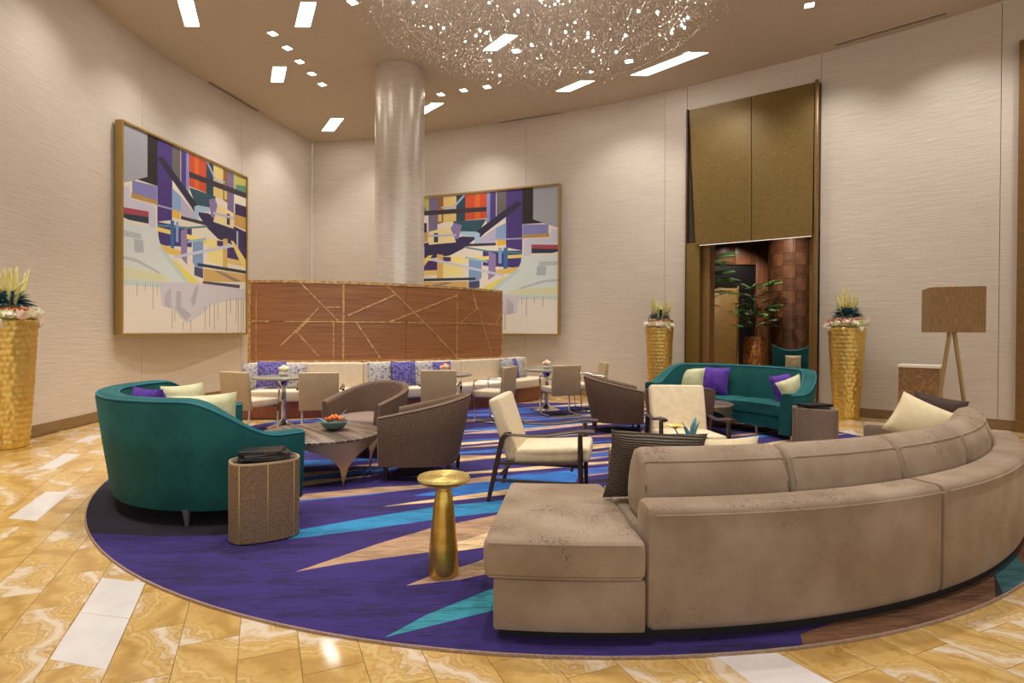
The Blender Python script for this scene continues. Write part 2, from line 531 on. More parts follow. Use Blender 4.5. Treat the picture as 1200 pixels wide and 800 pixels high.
grain('spike_yellow', rgb(222, 216, 140), rgb(232, 218, 150), (8, 8, 8), 2, 0.6)
base_mat('spike_gold', rgb(232, 190, 90), 0.6)
base_mat('leaf_green', rgb(74, 112, 58), 0.45)
base_mat('leaf_blue', rgb(110, 160, 170), 0.4)
base_mat('stem_brown', rgb(74, 58, 34), 0.7)
base_mat('bowl_glass', rgb(150, 190, 190), 0.08, 0.0, **{'Transmission Weight': 0.6, 'IOR': 1.4})
base_mat('dark_stone', rgb(60, 56, 50), 0.3)
base_mat('crystal', rgb(252, 250, 248), 0.10, 0.85)
base_mat('fine_wire', rgb(200, 190, 178), 0.3, 0.8)
glow('led', (1.0, 0.95, 0.86, 1), 60.0)
glow('panel_glow', (1.0, 0.96, 0.9, 1), PANEL_E)
glow('small_glow', (1.0, 0.93, 0.82, 1), SMALL_E)
glow('highlight_glow', (1.0, 0.9, 0.75, 1), 0.8)
base_mat('light_trim', rgb(214, 198, 176), 0.5)
base_mat('vent_dark', rgb(60, 48, 40), 0.6)
grain('pillar_skin', rgb(226, 216, 206), rgb(206, 196, 184), (2, 2, 30), 2.2, 0.30, 0.4, bmp=0.12)
grain('lobby_wood', rgb(112, 70, 40), rgb(74, 42, 24), (20, 20, 1.2), 2, 0.35)
grain('parquet_up', rgb(108, 68, 42), rgb(60, 36, 22), (28, 28, 1.5), 1.5, 0.3)
grain('parquet_flat', rgb(94, 58, 36), rgb(50, 30, 20), (1.5, 1.5, 28), 1.5, 0.3)
base_mat('lobby_black', rgb(18, 14, 14), 0.25)
grain('mosaic_pot', rgb(206, 140, 70), rgb(120, 62, 34), (14, 14, 7), 1.6, 0.35, 0.4, lo=0.4, hi=0.6)

# ------------------------------------------------------------ the room
def sampled(pts, n):
    return catmull([(x, y, 0) for x, y in pts], n)
LEFT = sampled([(-6.13, -4), (-6.13, 0), (-6.13, 3), (-6.13, 5.2), (-6.13, 6.6), (-6.19, 7.5), (-6.28, 8.6), (-6.33, 9.8), (-6.22, 10.7), (-6.04, 11.5), (-5.67, 13.1), (-5.23, 14.97)], 141)
BACK = sampled([(-5.23, 14.97), (-3.85, 14.72), (-2.37, 14.28), (-0.6, 13.6), (1.11, 12.83), (2.2, 12.27), (3.43, 11.46), (4.4, 10.76), (5.40, 10.03), (6.2, 9.37), (7.17, 8.45), (8.3, 7.05), (9.1, 5.4), (9.6, 3.2), (9.8, 0), (9.8, -4)], 241)
def cut(path, p0, p1):
    """the run of a plan path between the samples nearest p0 and p1, ends moved exactly onto them"""
    near = lambda p: min(range(len(path)), key=lambda i: (path[i].x - p[0]) ** 2 + (path[i].y - p[1]) ** 2)
    a, b = near(p0), near(p1)
    q = [p.copy() for p in path[a:b + 1]]
    q[0], q[-1] = Vector((p0[0], p0[1], 0)), Vector((p1[0], p1[1], 0))
    return q
def b_strip(bm, path, z0, z1, off, th):
    """slab standing along a plan path: its room face lies `off` on the right-hand side of the path"""
    N = normals2(path)
    b_loft(bm, [[(p.x + n.x * off, p.y + n.y * off, z0), (p.x + n.x * off, p.y + n.y * off, z1), (p.x + n.x * (off - th), p.y + n.y * (off - th), z1), (p.x + n.x * (off - th), p.y + n.y * (off - th), z0)] for p, n in zip(path, N)])
# both plan paths run so that the room lies on their right-hand side
P_L, P_R = (3.46, 11.44), (5.38, 10.045)
def trimmed(path, gap=0.0035):
    q = [p.copy() for p in path]
    q[0] = q[0] + (q[1] - q[0]).normalized() * gap
    q[-1] = q[-1] + (q[-2] - q[-1]).normalized() * gap
    return q
def wall_run(root, stops, path, z0=0.0, z1=CEIL):
    for a, b in zip(stops, stops[1:]):
        bm = new_bm()
        b_strip(bm, trimmed(cut(path, a, b)), z0, z1, 0.0, 0.025)
        obj('wall_panel', bm, 'wallpaper', root)
bm = new_bm(); b_strip(bm, LEFT, 0, CEIL, -0.025, 0.16)
wl = struct('wall_left', bm, 'joint')
wall_run(wl, [(-6.13, -4), (-6.13, 0), (-6.13, 3), (-6.13, 6.6), (-6.33, 9.8), (-5.85, 12.4), (-5.23, 14.97)], LEFT)
bm = new_bm()
b_strip(bm, cut(BACK, (-5.23, 14.97), P_L), 0, CEIL, -0.025, 0.16)
b_strip(bm, cut(BACK, P_R, (9.8, -4)), 0, CEIL, -0.025, 0.16)
b_strip(bm, cut(BACK, P_L, P_R), 3.2, CEIL, -0.025, 0.16)
wb = struct('wall_back', bm, 'joint')
wall_run(wb, [(-5.23, 14.97), (-2.37, 14.28), (0.3, 13.2), (3.09, 11.68), P_L], BACK)
wall_run(wb, [P_R, (7.17, 8.45), (8.9, 5.9), (9.6, 3.2), (9.8, 0), (9.8, -4)], BACK)
wall_run(wb, [P_L, P_R], BACK, 5.78, CEIL)
for nm, path in (('baseboard_left', cut(LEFT, (-6.13, -4), (-5.24, 14.93))), ('baseboard_back', cut(BACK, (-5.2, 14.96), (3.42, 11.47))), ('baseboard_right', cut(BACK, (5.42, 10.01), (9.8, -4)))):
    bm = new_bm(); b_strip(bm, path, 0.0, 0.15, 0.018, 0.02)
    struct(nm, bm, 'baseboard_bronze')
# ceiling
bm = new_bm()
b_prism(bm, [(p.x, p.y) for p in LEFT] + [(p.x, p.y) for p in BACK[1:]], CEIL, CEIL + 0.12)
struct('ceiling', bm, 'ceiling_paint', smooth=0)

# floor: bed, slabs nearest the camera as single pieces, the rest joined
bm = new_bm(); b_box(bm, (1.5, 7.0, -0.06), (20, 24, 0.10))
fl = struct('floor', bm, 'grout')
RUG_C, RUG_R = (0.40, 6.86), 4.415
TW, TL = 0.245, 0.44
ua, va = (0.400, -0.917), (0.917, 0.400)
def slab_bm(w, l):
    b = new_bm(); b_box(b, (0, 0, -0.005), (w - 0.0025, l - 0.0025, 0.010)); return b
cells = []
for iv in range(-60, 60):
    for iu in range(-60, 40):
        v = -0.825 + (iv + 0.5) * TW
        u = -3.78 + (iu + 0.5) * TL + (0.22 if iv % 2 else 0)
        x, y = ua[0] * u + va[0] * v, ua[1] * u + va[1] * v
        if y < 1.9 or math.hypot(x - RUG_C[0], y - RUG_C[1]) < RUG_R - 0.27 or abs(x) > 1.6 * y + 0.8 or y > 14.6 or x > 9.4:
            continue
        if x < -6.0 - 0.1 * (y > 7.5) or (y > 9.4 and x < -5.9 + (y - 10) * 0.1):
            continue
        cells.append((math.hypot(x, y) + (100 if abs(x) > 0.93 * y + 0.3 else 0), x, y))
cells.sort()
ang = math.atan2(ua[1], ua[0]) - PI / 2
slab = None
for d, x, y in cells[:288]:
    if slab is None:
        slab = obj('floor_slab', slab_bm(TW, TL), 'onyx', fl, smooth=0, loc=(x, y, 0), rot=(0, 0, ang))
    else:
        again(slab, fl, (x, y, 0))
bm = new_bm()
for d, x, y in cells[288:]:
    b_box(bm, (x, y, -0.005), (TW - 0.0025, TL - 0.0025, 0.010), rotz=ang)
tag(obj('floor_slab_field', bm, 'onyx', fl, smooth=0), kind='stuff')
bm = new_bm(); b_box(bm, (6.5, 14.5, -0.006), (9, 8.4, 0.009), rotz=-0.628)
obj('lobby_paving', bm, 'onyx', fl, smooth=0)
for q in [[(-2.3, 3.22), (-2.02, 3.16), (-1.842, 2.765), (-2.128, 2.827)], [(-2.127, 2.824), (-1.841, 2.761), (-1.66, 2.35), (-1.95, 2.42)],
          [(-4.0, 4.92), (-3.78, 4.92), (-3.46, 4.17), (-3.71, 4.22)], [(-5.0, 6.4), (-4.81, 6.41), (-4.56, 5.71), (-4.74, 5.73)],
          [(-5.54, 7.54), (-5.37, 7.55), (-5.23, 7.09), (-5.4, 7.08)], [(-6.11, 7.15), (-5.96, 7.16), (-5.78, 6.73), (-5.96, 6.73)],
          [(0.89, 2.48), (1.17, 2.5), (1.32, 2.24), (0.98, 2.25)], [(4.61, 8.21), (4.95, 8.3), (4.74, 7.81), (4.39, 7.74)], [(4.05, 9.0), (4.35, 9.1), (4.2, 8.7), (3.9, 8.62)]]:
    bm = new_bm(); b_prism(bm, list(reversed(q)), -0.004, 0.0012)
    obj('white_inlay_slab', bm, 'white_marble', fl, smooth=0)

# ------------------------------------------------------------ rug
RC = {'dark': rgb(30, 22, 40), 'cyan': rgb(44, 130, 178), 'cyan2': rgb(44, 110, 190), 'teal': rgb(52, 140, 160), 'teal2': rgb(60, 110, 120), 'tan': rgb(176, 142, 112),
      'cream': rgb(222, 190, 146), 'brown': rgb(120, 84, 58), 'black': rgb(40, 32, 42), 'purple': rgb(50, 34, 106), 'blue': rgb(56, 96, 180), 'violet': rgb(52, 36, 112), 'rose': rgb(190, 160, 150)}
shards = [
    ('dark', [(-4.04, 5.38), (-2.09, 4.4), (-1.85, 3.89), (-2.34, 3.84), (-2.91, 3.9), (-4.3, 4.3)]),  # dark brown patch, mostly the teal sofa's shade painted into the rug
    ('cyan', [(-1.48, 3.8), (-1.47, 3.99), (-1.12, 4.22), (-0.6, 4.53), (-0.1, 4.7), (0.5, 4.9), (0.3, 4.55), (-0.44, 4.28), (-1.01, 4.0)]),
    ('tan', [(-1.24, 3.29), (-0.87, 3.73), (-0.57, 4.03), (-0.06, 4.37), (0.4, 4.6), (0.4, 4.2), (0.01, 4.02), (-0.16, 3.91), (-0.53, 3.59), (-1.01, 3.41)]),
    ('cream', [(-0.53, 3.59), (-0.16, 3.95), (-0.05, 4.02), (0.4, 4.3), (0.4, 3.95), (-0.05, 3.73), (-0.35, 3.61)]),
    ('tan', [(-0.57, 3.12), (-0.47, 3.23), (-0.2, 3.45), (0.01, 3.66), (0.4, 3.9), (0.4, 3.5), (0.01, 3.36), (-0.28, 3.2)]),
    ('teal', [(-0.57, 2.59), (-0.41, 2.8), (-0.11, 3.08), (0.3, 3.4), (0.3, 3.0), (-0.1, 2.84)]),
    ('cyan2', [(-0.82, 4.83), (-0.5, 5.1), (-0.07, 5.47), (0.7, 5.8), (0.6, 5.3), (0.01, 5.03), (-0.42, 4.84)]),
    ('cream', [(-1.02, 4.52), (-0.82, 4.64), (-0.42, 4.84), (0.01, 5.06), (0.5, 5.25), (0.4, 5.05), (0.01, 4.9), (-0.41, 4.72)]),
    ('tan', [(-1.77, 4.67), (-1.75, 4.86), (-1.19, 5.09), (-0.87, 5.15), (-0.2, 5.5), (-0.1, 5.35), (-0.75, 5.07), (-1.39, 4.8)]),
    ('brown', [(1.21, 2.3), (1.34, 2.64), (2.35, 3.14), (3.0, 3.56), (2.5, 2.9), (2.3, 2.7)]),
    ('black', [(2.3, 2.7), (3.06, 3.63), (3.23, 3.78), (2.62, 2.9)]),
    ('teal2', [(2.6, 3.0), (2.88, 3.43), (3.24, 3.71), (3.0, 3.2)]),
    ('brown', [(2.9, 3.1), (3.28, 3.78), (4.4, 5.0), (3.7, 3.6)]),
]
sr = random.Random(21)
auto = []
t = 4.9
row = 0
while t < 11.6:
    x = -4.6 + sr.uniform(0, 1.2)
    while x < 4.8:
        ln, wd = sr.uniform(1.2, 3.4), sr.uniform(0.12, 0.34) * (1 + 0.05 * (t - 5))
        a = math.radians(sr.uniform(16, 30))
        cx, cy = x + ln / 2, t + 0.28 * x * 0.8 + sr.uniform(-0.12, 0.12)
        d, n = Vector((Cc(a), S(a))), Vector((-S(a), Cc(a)))
        c = Vector((cx, cy))
        pts = [c - d * ln / 2, c - d * ln * 0.1 - n * wd / 2, c + d * ln / 2, c + d * ln * 0.15 + n * wd / 2]
        auto.append((sr.choice(['blue', 'tan', 'cream', 'tan', 'violet', 'cyan2', 'rose', 'blue', 'dark', 'cream']), [(p.x, p.y) for p in pts]))
        x += ln * sr.uniform(0.7, 1.15)
    t += sr.uniform(0.20, 0.32)
front = Vector((RUG_C[0], RUG_C[1]))
auto = [s for s in auto if min(q[1] - 0.25 * q[0] for q in s[1]) > 4.75]
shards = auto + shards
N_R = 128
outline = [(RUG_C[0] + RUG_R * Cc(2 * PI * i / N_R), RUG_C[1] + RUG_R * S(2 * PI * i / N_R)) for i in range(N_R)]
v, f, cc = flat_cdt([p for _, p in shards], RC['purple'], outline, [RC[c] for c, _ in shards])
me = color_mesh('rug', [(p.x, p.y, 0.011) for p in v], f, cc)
me.materials.append(MATS['carpet'])
rug = bpy.data.objects.new('rug', me)
COL.objects.link(rug)
tag(rug, 'huge round purple carpet with blue, tan and cream shards under the lounge seats', 'rug')
bm = new_bm()
b_loft(bm, [[(RUG_C[0] + r * Cc(2 * PI * i / 128), RUG_C[1] + r * S(2 * PI * i / 128), z) for r, z in ((RUG_R - 0.003, 0.002), (RUG_R + 0.006, 0.002), (RUG_R + 0.004, 0.0125), (RUG_R - 0.004, 0.013))] for i in range(128)], loop=True)
obj('edge_binding', bm, 'rug_binding', rug)

# ------------------------------------------------------------ ceiling fittings
PANELS = [([(-4.99, 8.54), (-4.76, 8.54), (-5.06, 9.26), (-5.29, 9.26)], 'bright ceiling panel nearest the camera beside the plain wall'),
          ([(-3.17, 8.56), (-2.94, 8.56), (-3.28, 9.26), (-3.52, 9.26)], 'bright ceiling panel beside the row of five small lamps, nearer the pillar'),
          ([(-4.46, 10.66), (-4.21, 10.66), (-4.53, 11.31), (-4.77, 11.31)], 'short bright ceiling panel at the far end of the row of five small lamps'),
          ([(-4.19, 13.22), (-3.9, 13.22), (-4.39, 14.07), (-4.69, 14.07)], 'bright ceiling panel closest to the room corner above the first painting'),
          ([(-1.75, 12.32), (-1.49, 12.32), (-2.06, 13.0), (-2.35, 13.01)], 'bright ceiling panel just behind the pillar'),
          ([(-0.17, 9.46), (0.07, 9.48), (-0.3, 10.01), (-0.53, 9.98)], 'bright ceiling panel seen through the middle of the crystal cloud'),
          ([(1.3, 11.18), (1.58, 11.17), (1.13, 11.69), (0.86, 11.66)], 'bright ceiling panel at the lower edge of the crystal cloud'),
          ([(3.06, 10.02), (3.4, 10.02), (2.54, 10.94), (2.22, 10.92)], 'longest bright ceiling panel, beside the gold portal')]
for q, lab in PANELS:
    cx, cy = sum(p[0] for p in q) / 4, sum(p[1] for p in q) / 4
    t = thing('ceiling_light', lab, 'ceiling light', (cx, cy, CEIL))
    loc = [(x - cx, y - cy) for x, y in q]
    big = [(x * 1.06, y * 1.03) for x, y in loc]
    bm = new_bm()
    b_loft(bm, [[(*big[i], 0.0), (*big[i], -0.012), (*loc[i], -0.012), (*loc[i], 0.0)] for i in range(4)], loop=True)
    obj('trim_frame', bm, 'light_trim', t, smooth=0)
    bm = new_bm(); b_prism(bm, loc, -0.009, 0.0)
    obj('diffuser', bm, 'panel_glow', t, smooth=0)
DL = [(-3.97, 9.48, 'first and nearest of five small square lamps in a ceiling row'), (-3.92, 9.96, 'second of five small square lamps in a ceiling row, counted from the camera'), (-3.89, 10.46, 'middle lamp of the five small square ones in a ceiling row'),
      (-3.84, 10.95, 'fourth of five small square lamps in a ceiling row, counted from the camera'), (-3.8, 11.42, 'farthest of five small square lamps in a ceiling row'), (-2.4, 8.56, 'small square ceiling lamp alone in front of the pillar'),
      (-1.96, 12.1, 'small square ceiling lamp touching the far side of the pillar'), (-1.5, 11.87, 'small square ceiling lamp just past the pillar beyond the long panel'), (-1.01, 11.66, 'small square ceiling lamp under the crystal cloud, third past the pillar'),
      (-0.53, 11.49, 'small square ceiling lamp under the crystal cloud, fourth past the pillar'), (0.04, 10.01, 'small square ceiling lamp beside the panel within the crystal cloud'), (2.08, 10.37, 'small square ceiling lamp beside the longest panel'), (4.4, 8.57, 'small square ceiling lamp alone near the long slot vent')]
for x, y, lab in DL:
    t = thing('downlight', lab, 'ceiling light', (x, y, CEIL), -0.4)
    bm = new_bm()
    b_loft(bm, [[(sx * a, sy * a, z) for a, z in ((0.085, 0), (0.085, -0.010), (0.062, -0.010), (0.062, 0))] for sx, sy in ((-1, -1), (1, -1), (1, 1), (-1, 1))], loop=True)
    obj('trim_frame', bm, 'light_trim', t, smooth=0)
    bm = new_bm(); b_box(bm, (0, 0, -0.003), (0.122, 0.122, 0.006))
    obj('lens', bm, 'small_glow', t, smooth=0)
    lamp_spot((0, 0, -0.02), (0, 0, -3), 90, 80, 0.7, 0.06, WARM, t)
for a, b, lab in [((-6.02, 11.38), (-5.72, 12.84), 'dark slot air vent along the plain wall above the first painting'), ((-0.33, 13.48), (1.08, 12.85), 'dark slot air vent above the second painting'), ((5.48, 9.76), (6.61, 8.78), 'dark slot air vent in the ceiling beyond the gold portal')]:
    A, B = Vector(a), Vector(b)
    inn = Vector((0.3, 6.8)) - (A + B) / 2
    inn.normalize()
    mid = (A + B) / 2 + inn * 0.03
    d = B - A
    t = thing('ceiling_vent', lab, 'vent', (mid.x, mid.y, CEIL), math.atan2(d.y, d.x))
    bm = new_bm(); b_box(bm, (0, 0, -0.004), (d.length, 0.085, 0.008))
    obj('slot', bm, 'vent_dark', t, smooth=0)
    bm = new_bm(); b_box(bm, (0, 0, -0.008), (d.length, 0.008, 0.010))
    obj('divider', bm, 'light_trim', t, smooth=0)
    for s in (-1, 1):
        bm = new_bm(); b_box(bm, (0, s * 0.048, -0.006), (d.length + 0.02, 0.012, 0.012))
        obj('edge_trim', bm, 'light_trim', t, smooth=0)

# ------------------------------------------------------------ pillar
bm = new_bm()
b_lathe(bm, [(0.46, 0.0125), (0.46, CEIL)], 64, (-2.14, 10.87, 0))
tag(obj('pillar', bm, 'pillar_skin'), 'thick round silvery pillar behind the wood screen', 'pillar')
# ------------------------------------------------------------ paintings
PAINT = [
[(165,167,178),0,1,0.158,0.999,0.158,0.779,0,0.713],
[(38,33,35),0.158,0.999,0.228,1,0.228,0.754,0.092,0.753,0.158,0.783],
[(75,55,130),0.226,0.999,0.335,0.999,0.331,0.6,0.226,0.572],
[(105,100,100),0.331,0.998,0.395,0.998,0.395,0.814,0.331,0.843],
[(78,60,140),0.399,0.997,0.439,0.995,0.439,0.77,0.399,0.806],
[(140,150,200),0.439,0.997,0.462,0.996,0.462,0.757,0.439,0.77],
[(205,80,45),0.462,0.996,0.611,0.995,0.611,0.811,0.462,0.813],
[(220,105,40),0.507,0.995,0.543,0.995,0.543,0.816,0.507,0.817],
[(40,70,85),0.608,0.994,0.672,0.995,0.672,0.806,0.608,0.81],
[(225,200,130),0.672,0.995,0.768,0.994,0.768,0.807,0.672,0.806],
[(150,100,60),0.764,0.994,0.809,0.993,0.809,0.796,0.764,0.806],
[(225,195,120),0.776,0.902,0.801,0.902,0.801,0.815,0.776,0.814],
[(120,110,150),0.806,0.994,0.872,0.994,0.872,0.704,0.806,0.743],
[(190,185,100),0.869,0.994,1,1,1,0.882,0.869,0.894],
[(90,140,120),0.891,0.931,1,0.947,1,0.904,0.891,0.894],
[(45,85,100),0.462,0.808,0.692,0.81,0.692,0.73,0.521,0.713],
[(45,42,70),0.226,0.893,0.261,0.919,0.543,0.718,0.51,0.673,0.479,0.704],
[(60,50,65),0.462,0.895,1,0.904,1,0.869,0.462,0.863],
[(170,180,215),0.605,0.994,0.623,0.994,0.7,0.913,0.781,0.922,0.781,0.911,0.692,0.899],
[(135,135,195),0.061,0.741,0.224,0.753,0.224,0.666,0.061,0.68],
[(190,150,85),0.056,0.68,0.224,0.679,0.224,0.658,0.056,0.654],
[(205,205,225),0,0.697,0.04,0.707,0.061,0.647,0.186,0.654,0.214,0.638,0.217,0.535,0.169,0.527,0.169,0.608,0,0.601],
[(170,70,90),0,0.599,0.167,0.611,0.167,0.582,0,0.567],
[(40,60,75),0,0.569,0.167,0.584,0.167,0.55,0.04,0.545,0,0.553],
[(140,170,215),0.331,0.771,0.399,0.742,0.399,0.659,0.331,0.659],
[(235,190,70),0.332,0.657,0.392,0.658,0.392,0.615,0.332,0.617],
[(190,185,215),0.399,0.742,0.507,0.672,0.507,0.625,0.399,0.636],
[(180,175,205),0.214,0.66,0.452,0.666,0.452,0.658,0.214,0.651],
[(50,45,90),0.521,0.685,0.623,0.696,1,0.652,1,0.531,0.716,0.563,0.623,0.607],
[(165,200,225),0.507,0.71,0.535,0.724,0.641,0.734,0.641,0.707,0.543,0.689,0.543,0.631,0.507,0.634],
[(140,125,180),0.632,0.777,0.685,0.798,0.716,0.755,0.716,0.674,0.654,0.682],
[(235,220,170),0.716,0.775,0.869,0.746,0.869,0.65,0.672,0.656],
[(45,60,70),0.801,0.732,0.831,0.733,0.831,0.665,0.801,0.664],
[(190,190,215),0.672,0.716,1,0.728,1,0.712,0.672,0.701],
[(200,160,90),0.876,0.747,1,0.75,1,0.663,0.876,0.673],
[(60,40,85),0.883,0.812,1,0.816,1,0.745,0.883,0.743],
[(70,55,125),0.226,0.572,0.486,0.583,0.486,0.479,0.238,0.452],
[(60,50,70),0.399,0.636,0.623,0.642,0.623,0.622,0.399,0.618],
[(235,215,120),0.226,0.545,0.325,0.545,0.325,0.522,0.226,0.523],
[(80,140,150),0.226,0.559,0.452,0.586,0.608,0.622,0.608,0.61,0.452,0.575,0.226,0.547],
[(60,110,170),0.32,0.598,0.347,0.599,0.347,0.427,0.32,0.424],
[(130,170,210),0.36,0.597,0.381,0.601,0.381,0.491,0.36,0.488],
[(230,195,100),0.245,0.462,0.452,0.437,0.452,0.413,0.261,0.418],
[(150,130,180),0.399,0.558,0.448,0.576,0.448,0.375,0.399,0.411],
[(240,225,130),0.445,0.546,0.685,0.54,0.685,0.516,0.445,0.518],
[(150,190,215),0.452,0.511,0.608,0.551,0.608,0.539,0.452,0.497],
[(130,160,205),0.493,0.508,0.582,0.53,0.582,0.337,0.535,0.352,0.493,0.395],
[(240,225,150),0.623,0.548,0.768,0.561,0.768,0.412,0.623,0.415],
[(70,50,110),0.708,0.551,0.768,0.556,0.768,0.52,0.708,0.521],
[(215,180,110),0.764,0.57,0.809,0.578,0.809,0.385,0.764,0.386],
[(70,50,110),0.806,0.525,1,0.553,1,0.46,0.806,0.461],
[(225,195,120),0.806,0.461,1,0.46,1,0.427,0.806,0.426],
[(190,190,215),0.9,0.64,0.918,0.643,0.918,0.509,0.9,0.507],
[(235,215,120),0.839,0.572,0.869,0.571,1,0.471,1,0.416,0.936,0.452],
[(45,60,70),0.535,0.397,1,0.402,1,0.382,0.535,0.379],
[(210,175,110),0.586,0.372,1,0.378,1,0.329,0.586,0.294],
[(150,130,120),0.685,0.367,0.748,0.369,0.954,0.33,0.883,0.32],
[(200,205,225),0.347,0.412,0.848,0.552,0.848,0.531,0.347,0.397],
[(80,70,100),0.579,0.298,0.936,0.305,0.936,0.283,0.579,0.284],
[(70,75,110),0.507,0.373,0.582,0.366,0.582,0.313,0.507,0.325],
[(215,225,225),0,0.529,0.217,0.535,0.249,0.454,0.466,0.27,0.373,0.253,0.226,0.311,0,0.321],
[(185,195,200),0,0.489,0.119,0.491,0.119,0.464,0,0.461],
[(180,185,195),0.071,0.46,0.13,0.461,0.136,0.399,0.077,0.395],
[(235,222,105),0.322,0.397,0.36,0.388,0.586,0.269,0.543,0.256,0.439,0.286],
[(195,215,215),0.226,0.441,0.261,0.446,0.479,0.271,0.452,0.259],
[(190,195,200),0,0.369,0.092,0.364,0.249,0.314,0.249,0.3,0.092,0.347,0,0.353],
[(218,222,185),0,0.317,0.261,0.306,0.335,0.273,0,0.256],
[(198,215,210),0,0.256,0.373,0.269,0.373,0.239,0,0.231],
[(208,205,215),0.238,0.264,0.564,0.285,1,0.279,1,0.219,0.685,0.177,0.564,0.103,0.452,0.052,0.386,0.085,0.347,0.134,0.261,0.139],
[(182,180,192),0.366,0.225,0.401,0.228,0.401,0.145,0.486,0.101,0.439,0.065,0.36,0.13],
[(188,184,195),0.279,0.202,0.325,0.245,0.325,0.128,0.279,0.14],
[(178,178,190),0.479,0.186,0.521,0.264,0.543,0.266,0.514,0.159,0.493,0.149],
[(150,152,155),0.09,0.244,0.095,0.244,0.094,0.182,0.091,0.182],
[(150,152,155),0.195,0.248,0.199,0.248,0.199,0.119,0.195,0.119],
[(150,152,155),0.144,0.244,0.149,0.244,0.148,0.21,0.145,0.21],
[(150,152,155),0.224,0.25,0.228,0.251,0.228,0.198,0.224,0.198],
[(150,152,155),0.332,0.142,0.337,0.142,0.337,0.025,0.333,0.025],
[(150,152,155),0.351,0.134,0.356,0.134,0.356,0.061,0.352,0.061],
[(150,152,155),0.598,0.153,0.604,0.153,0.603,0.016,0.599,0.016],
[(150,152,155),0.638,0.165,0.644,0.165,0.644,0.036,0.639,0.036],
[(150,152,155),0.681,0.177,0.688,0.177,0.687,0.016,0.682,0.016],
[(150,152,155),0.713,0.188,0.719,0.189,0.718,0.077,0.714,0.077],
[(150,152,155),0.797,0.203,0.804,0.203,0.803,0.006,0.798,0.006],
[(150,152,155),0.836,0.215,0.843,0.216,0.842,0.121,0.837,0.121],
[(150,152,155),0.897,0.219,0.904,0.219,0.903,0.059,0.898,0.059],
[(150,152,155),0.918,0.22,0.925,0.22,0.924,0,0.919,0],
[(150,152,155),0.95,0.222,0.958,0.222,0.957,0,0.951,0],
[(150,152,155),0.972,0.223,0.98,0.223,0.979,0.016,0.973,0.016],
[(150,152,155),0.477,0.073,0.482,0.073,0.481,0.007,0.477,0.007],
[(150,152,155),0.416,0.062,0.421,0.062,0.421,0.016,0.417,0.016],
]
def painting(label, loc, rotz, W, Hh, flip):
    t = thing('painting', label, 'painting', loc, rotz, None)
    polys, cols = [], []
    for r in PAINT:
        c, k = r[0], r[1:]
        p = [((1 - k[i]) if flip else k[i], k[i + 1]) for i in range(0, len(k), 2)]
        polys.append([((u - 0.5) * W, v * Hh) for u, v in p])
        cols.append(rgb(*c))
    v, f, cc = flat_cdt(polys, rgb(232, 224, 212), [(-W / 2, 0), (W / 2, 0), (W / 2, Hh), (-W / 2, Hh)], cols)
    me = color_mesh('canvas', [(p.x, 0.0, p.y) for p in v], f, cc)
    me.materials.append(MATS['paint'])
    o = bpy.data.objects.new('canvas', me)
    COL.objects.link(o)
    o.parent = t
    bm = new_bm(); b_box(bm, (0, 0.045, Hh / 2), (W - 0.01, 0.08, Hh - 0.01))
    obj('stretcher', bm, 'page_white', t, smooth=0)
    fw = 0.035
    for c, s in (((0, 0.035, -fw / 2), (W + 2 * fw, 0.13, fw)), ((0, 0.035, Hh + fw / 2), (W + 2 * fw, 0.13, fw)), ((-W / 2 - fw / 2, 0.035, Hh / 2), (fw, 0.13, Hh)), ((W / 2 + fw / 2, 0.035, Hh / 2), (fw, 0.13, Hh))):
        bm = new_bm(); b_box(bm, c, s, 0.004, 1)
        obj('frame_side', bm, 'paint_frame', t, smooth=0)
    return t
painting('square abstract painting in purple, orange and yellow on the plain wall, nothing in front', (-5.965, 10.73, 1.34), math.atan2(0.992, 0.127), 3.33, 3.33, False)
painting('abstract painting partly hidden by the pillar and the wood screen', (-0.74, 13.40, 1.36), math.atan2(-0.375, 0.927), 3.78, 3.28, True)

# ------------------------------------------------------------ gold portal
pdir = math.atan2(P_R[1] - P_L[1], P_R[0] - P_L[0])
pm = ((P_L[0] + P_R[0]) / 2, (P_L[1] + P_R[1]) / 2)
PW = math.hypot(P_R[0] - P_L[0], P_R[1] - P_L[1]) / 2
dr = bpy.data.objects.new('door_1', None)
COL.objects.link(dr)
dr.location, dr.rotation_euler = (pm[0], pm[1], 0), (0, 0, pdir)
tag(dr, 'tall gold clad portal with a leaning upper panel, open to the lobby beyond', None, None, 'structure')
def part_box(name, mat, par, c, s, bev=0.0, smooth=40, **k):
    bm = new_bm(); b_box(bm, c, s, bev, 2, **k)
    return obj(name, bm, mat, par, smooth)
xl0, xl1, xr0, xr1 = -PW + 0.02, -0.71, 1.03, PW - 0.02
part_box('jamb_panel', 'portal_gold', dr, ((xl0 + 0.03 + xl1 - 0.17) / 2, 0.06, 1.58), (xl1 - 0.17 - xl0 - 0.03, 0.34, 3.16), 0.006)
part_box('jamb_edge', 'portal_edge', dr, (xl1 - 0.085, 0.17, 1.58), (0.155, 0.34, 3.16), 0.006)
part_box('jamb_panel', 'portal_gold', dr, ((xr0 + xr1 - 0.06) / 2, 0.15, 1.58), (xr1 - 0.06 - xr0, 0.34, 3.16), 0.006)
part_box('jamb_edge', 'portal_edge', dr, (xr1 - 0.03, 0.02, 2.9), (0.06, 0.34, 5.8), 0.006)
part_box('jamb_edge', 'portal_dark', dr, (xl0 + 0.015, 0.06, 2.9), (0.03, 0.34, 5.8), 0.004)
part_box('backing_panel', 'portal_dark', dr, (0, 0.16, 4.47), (2 * PW - 0.08, 0.08, 2.62))
part_box('lintel', 'portal_edge', dr, (0.16, 0.10, 3.17), (1.80, 0.30, 0.05))
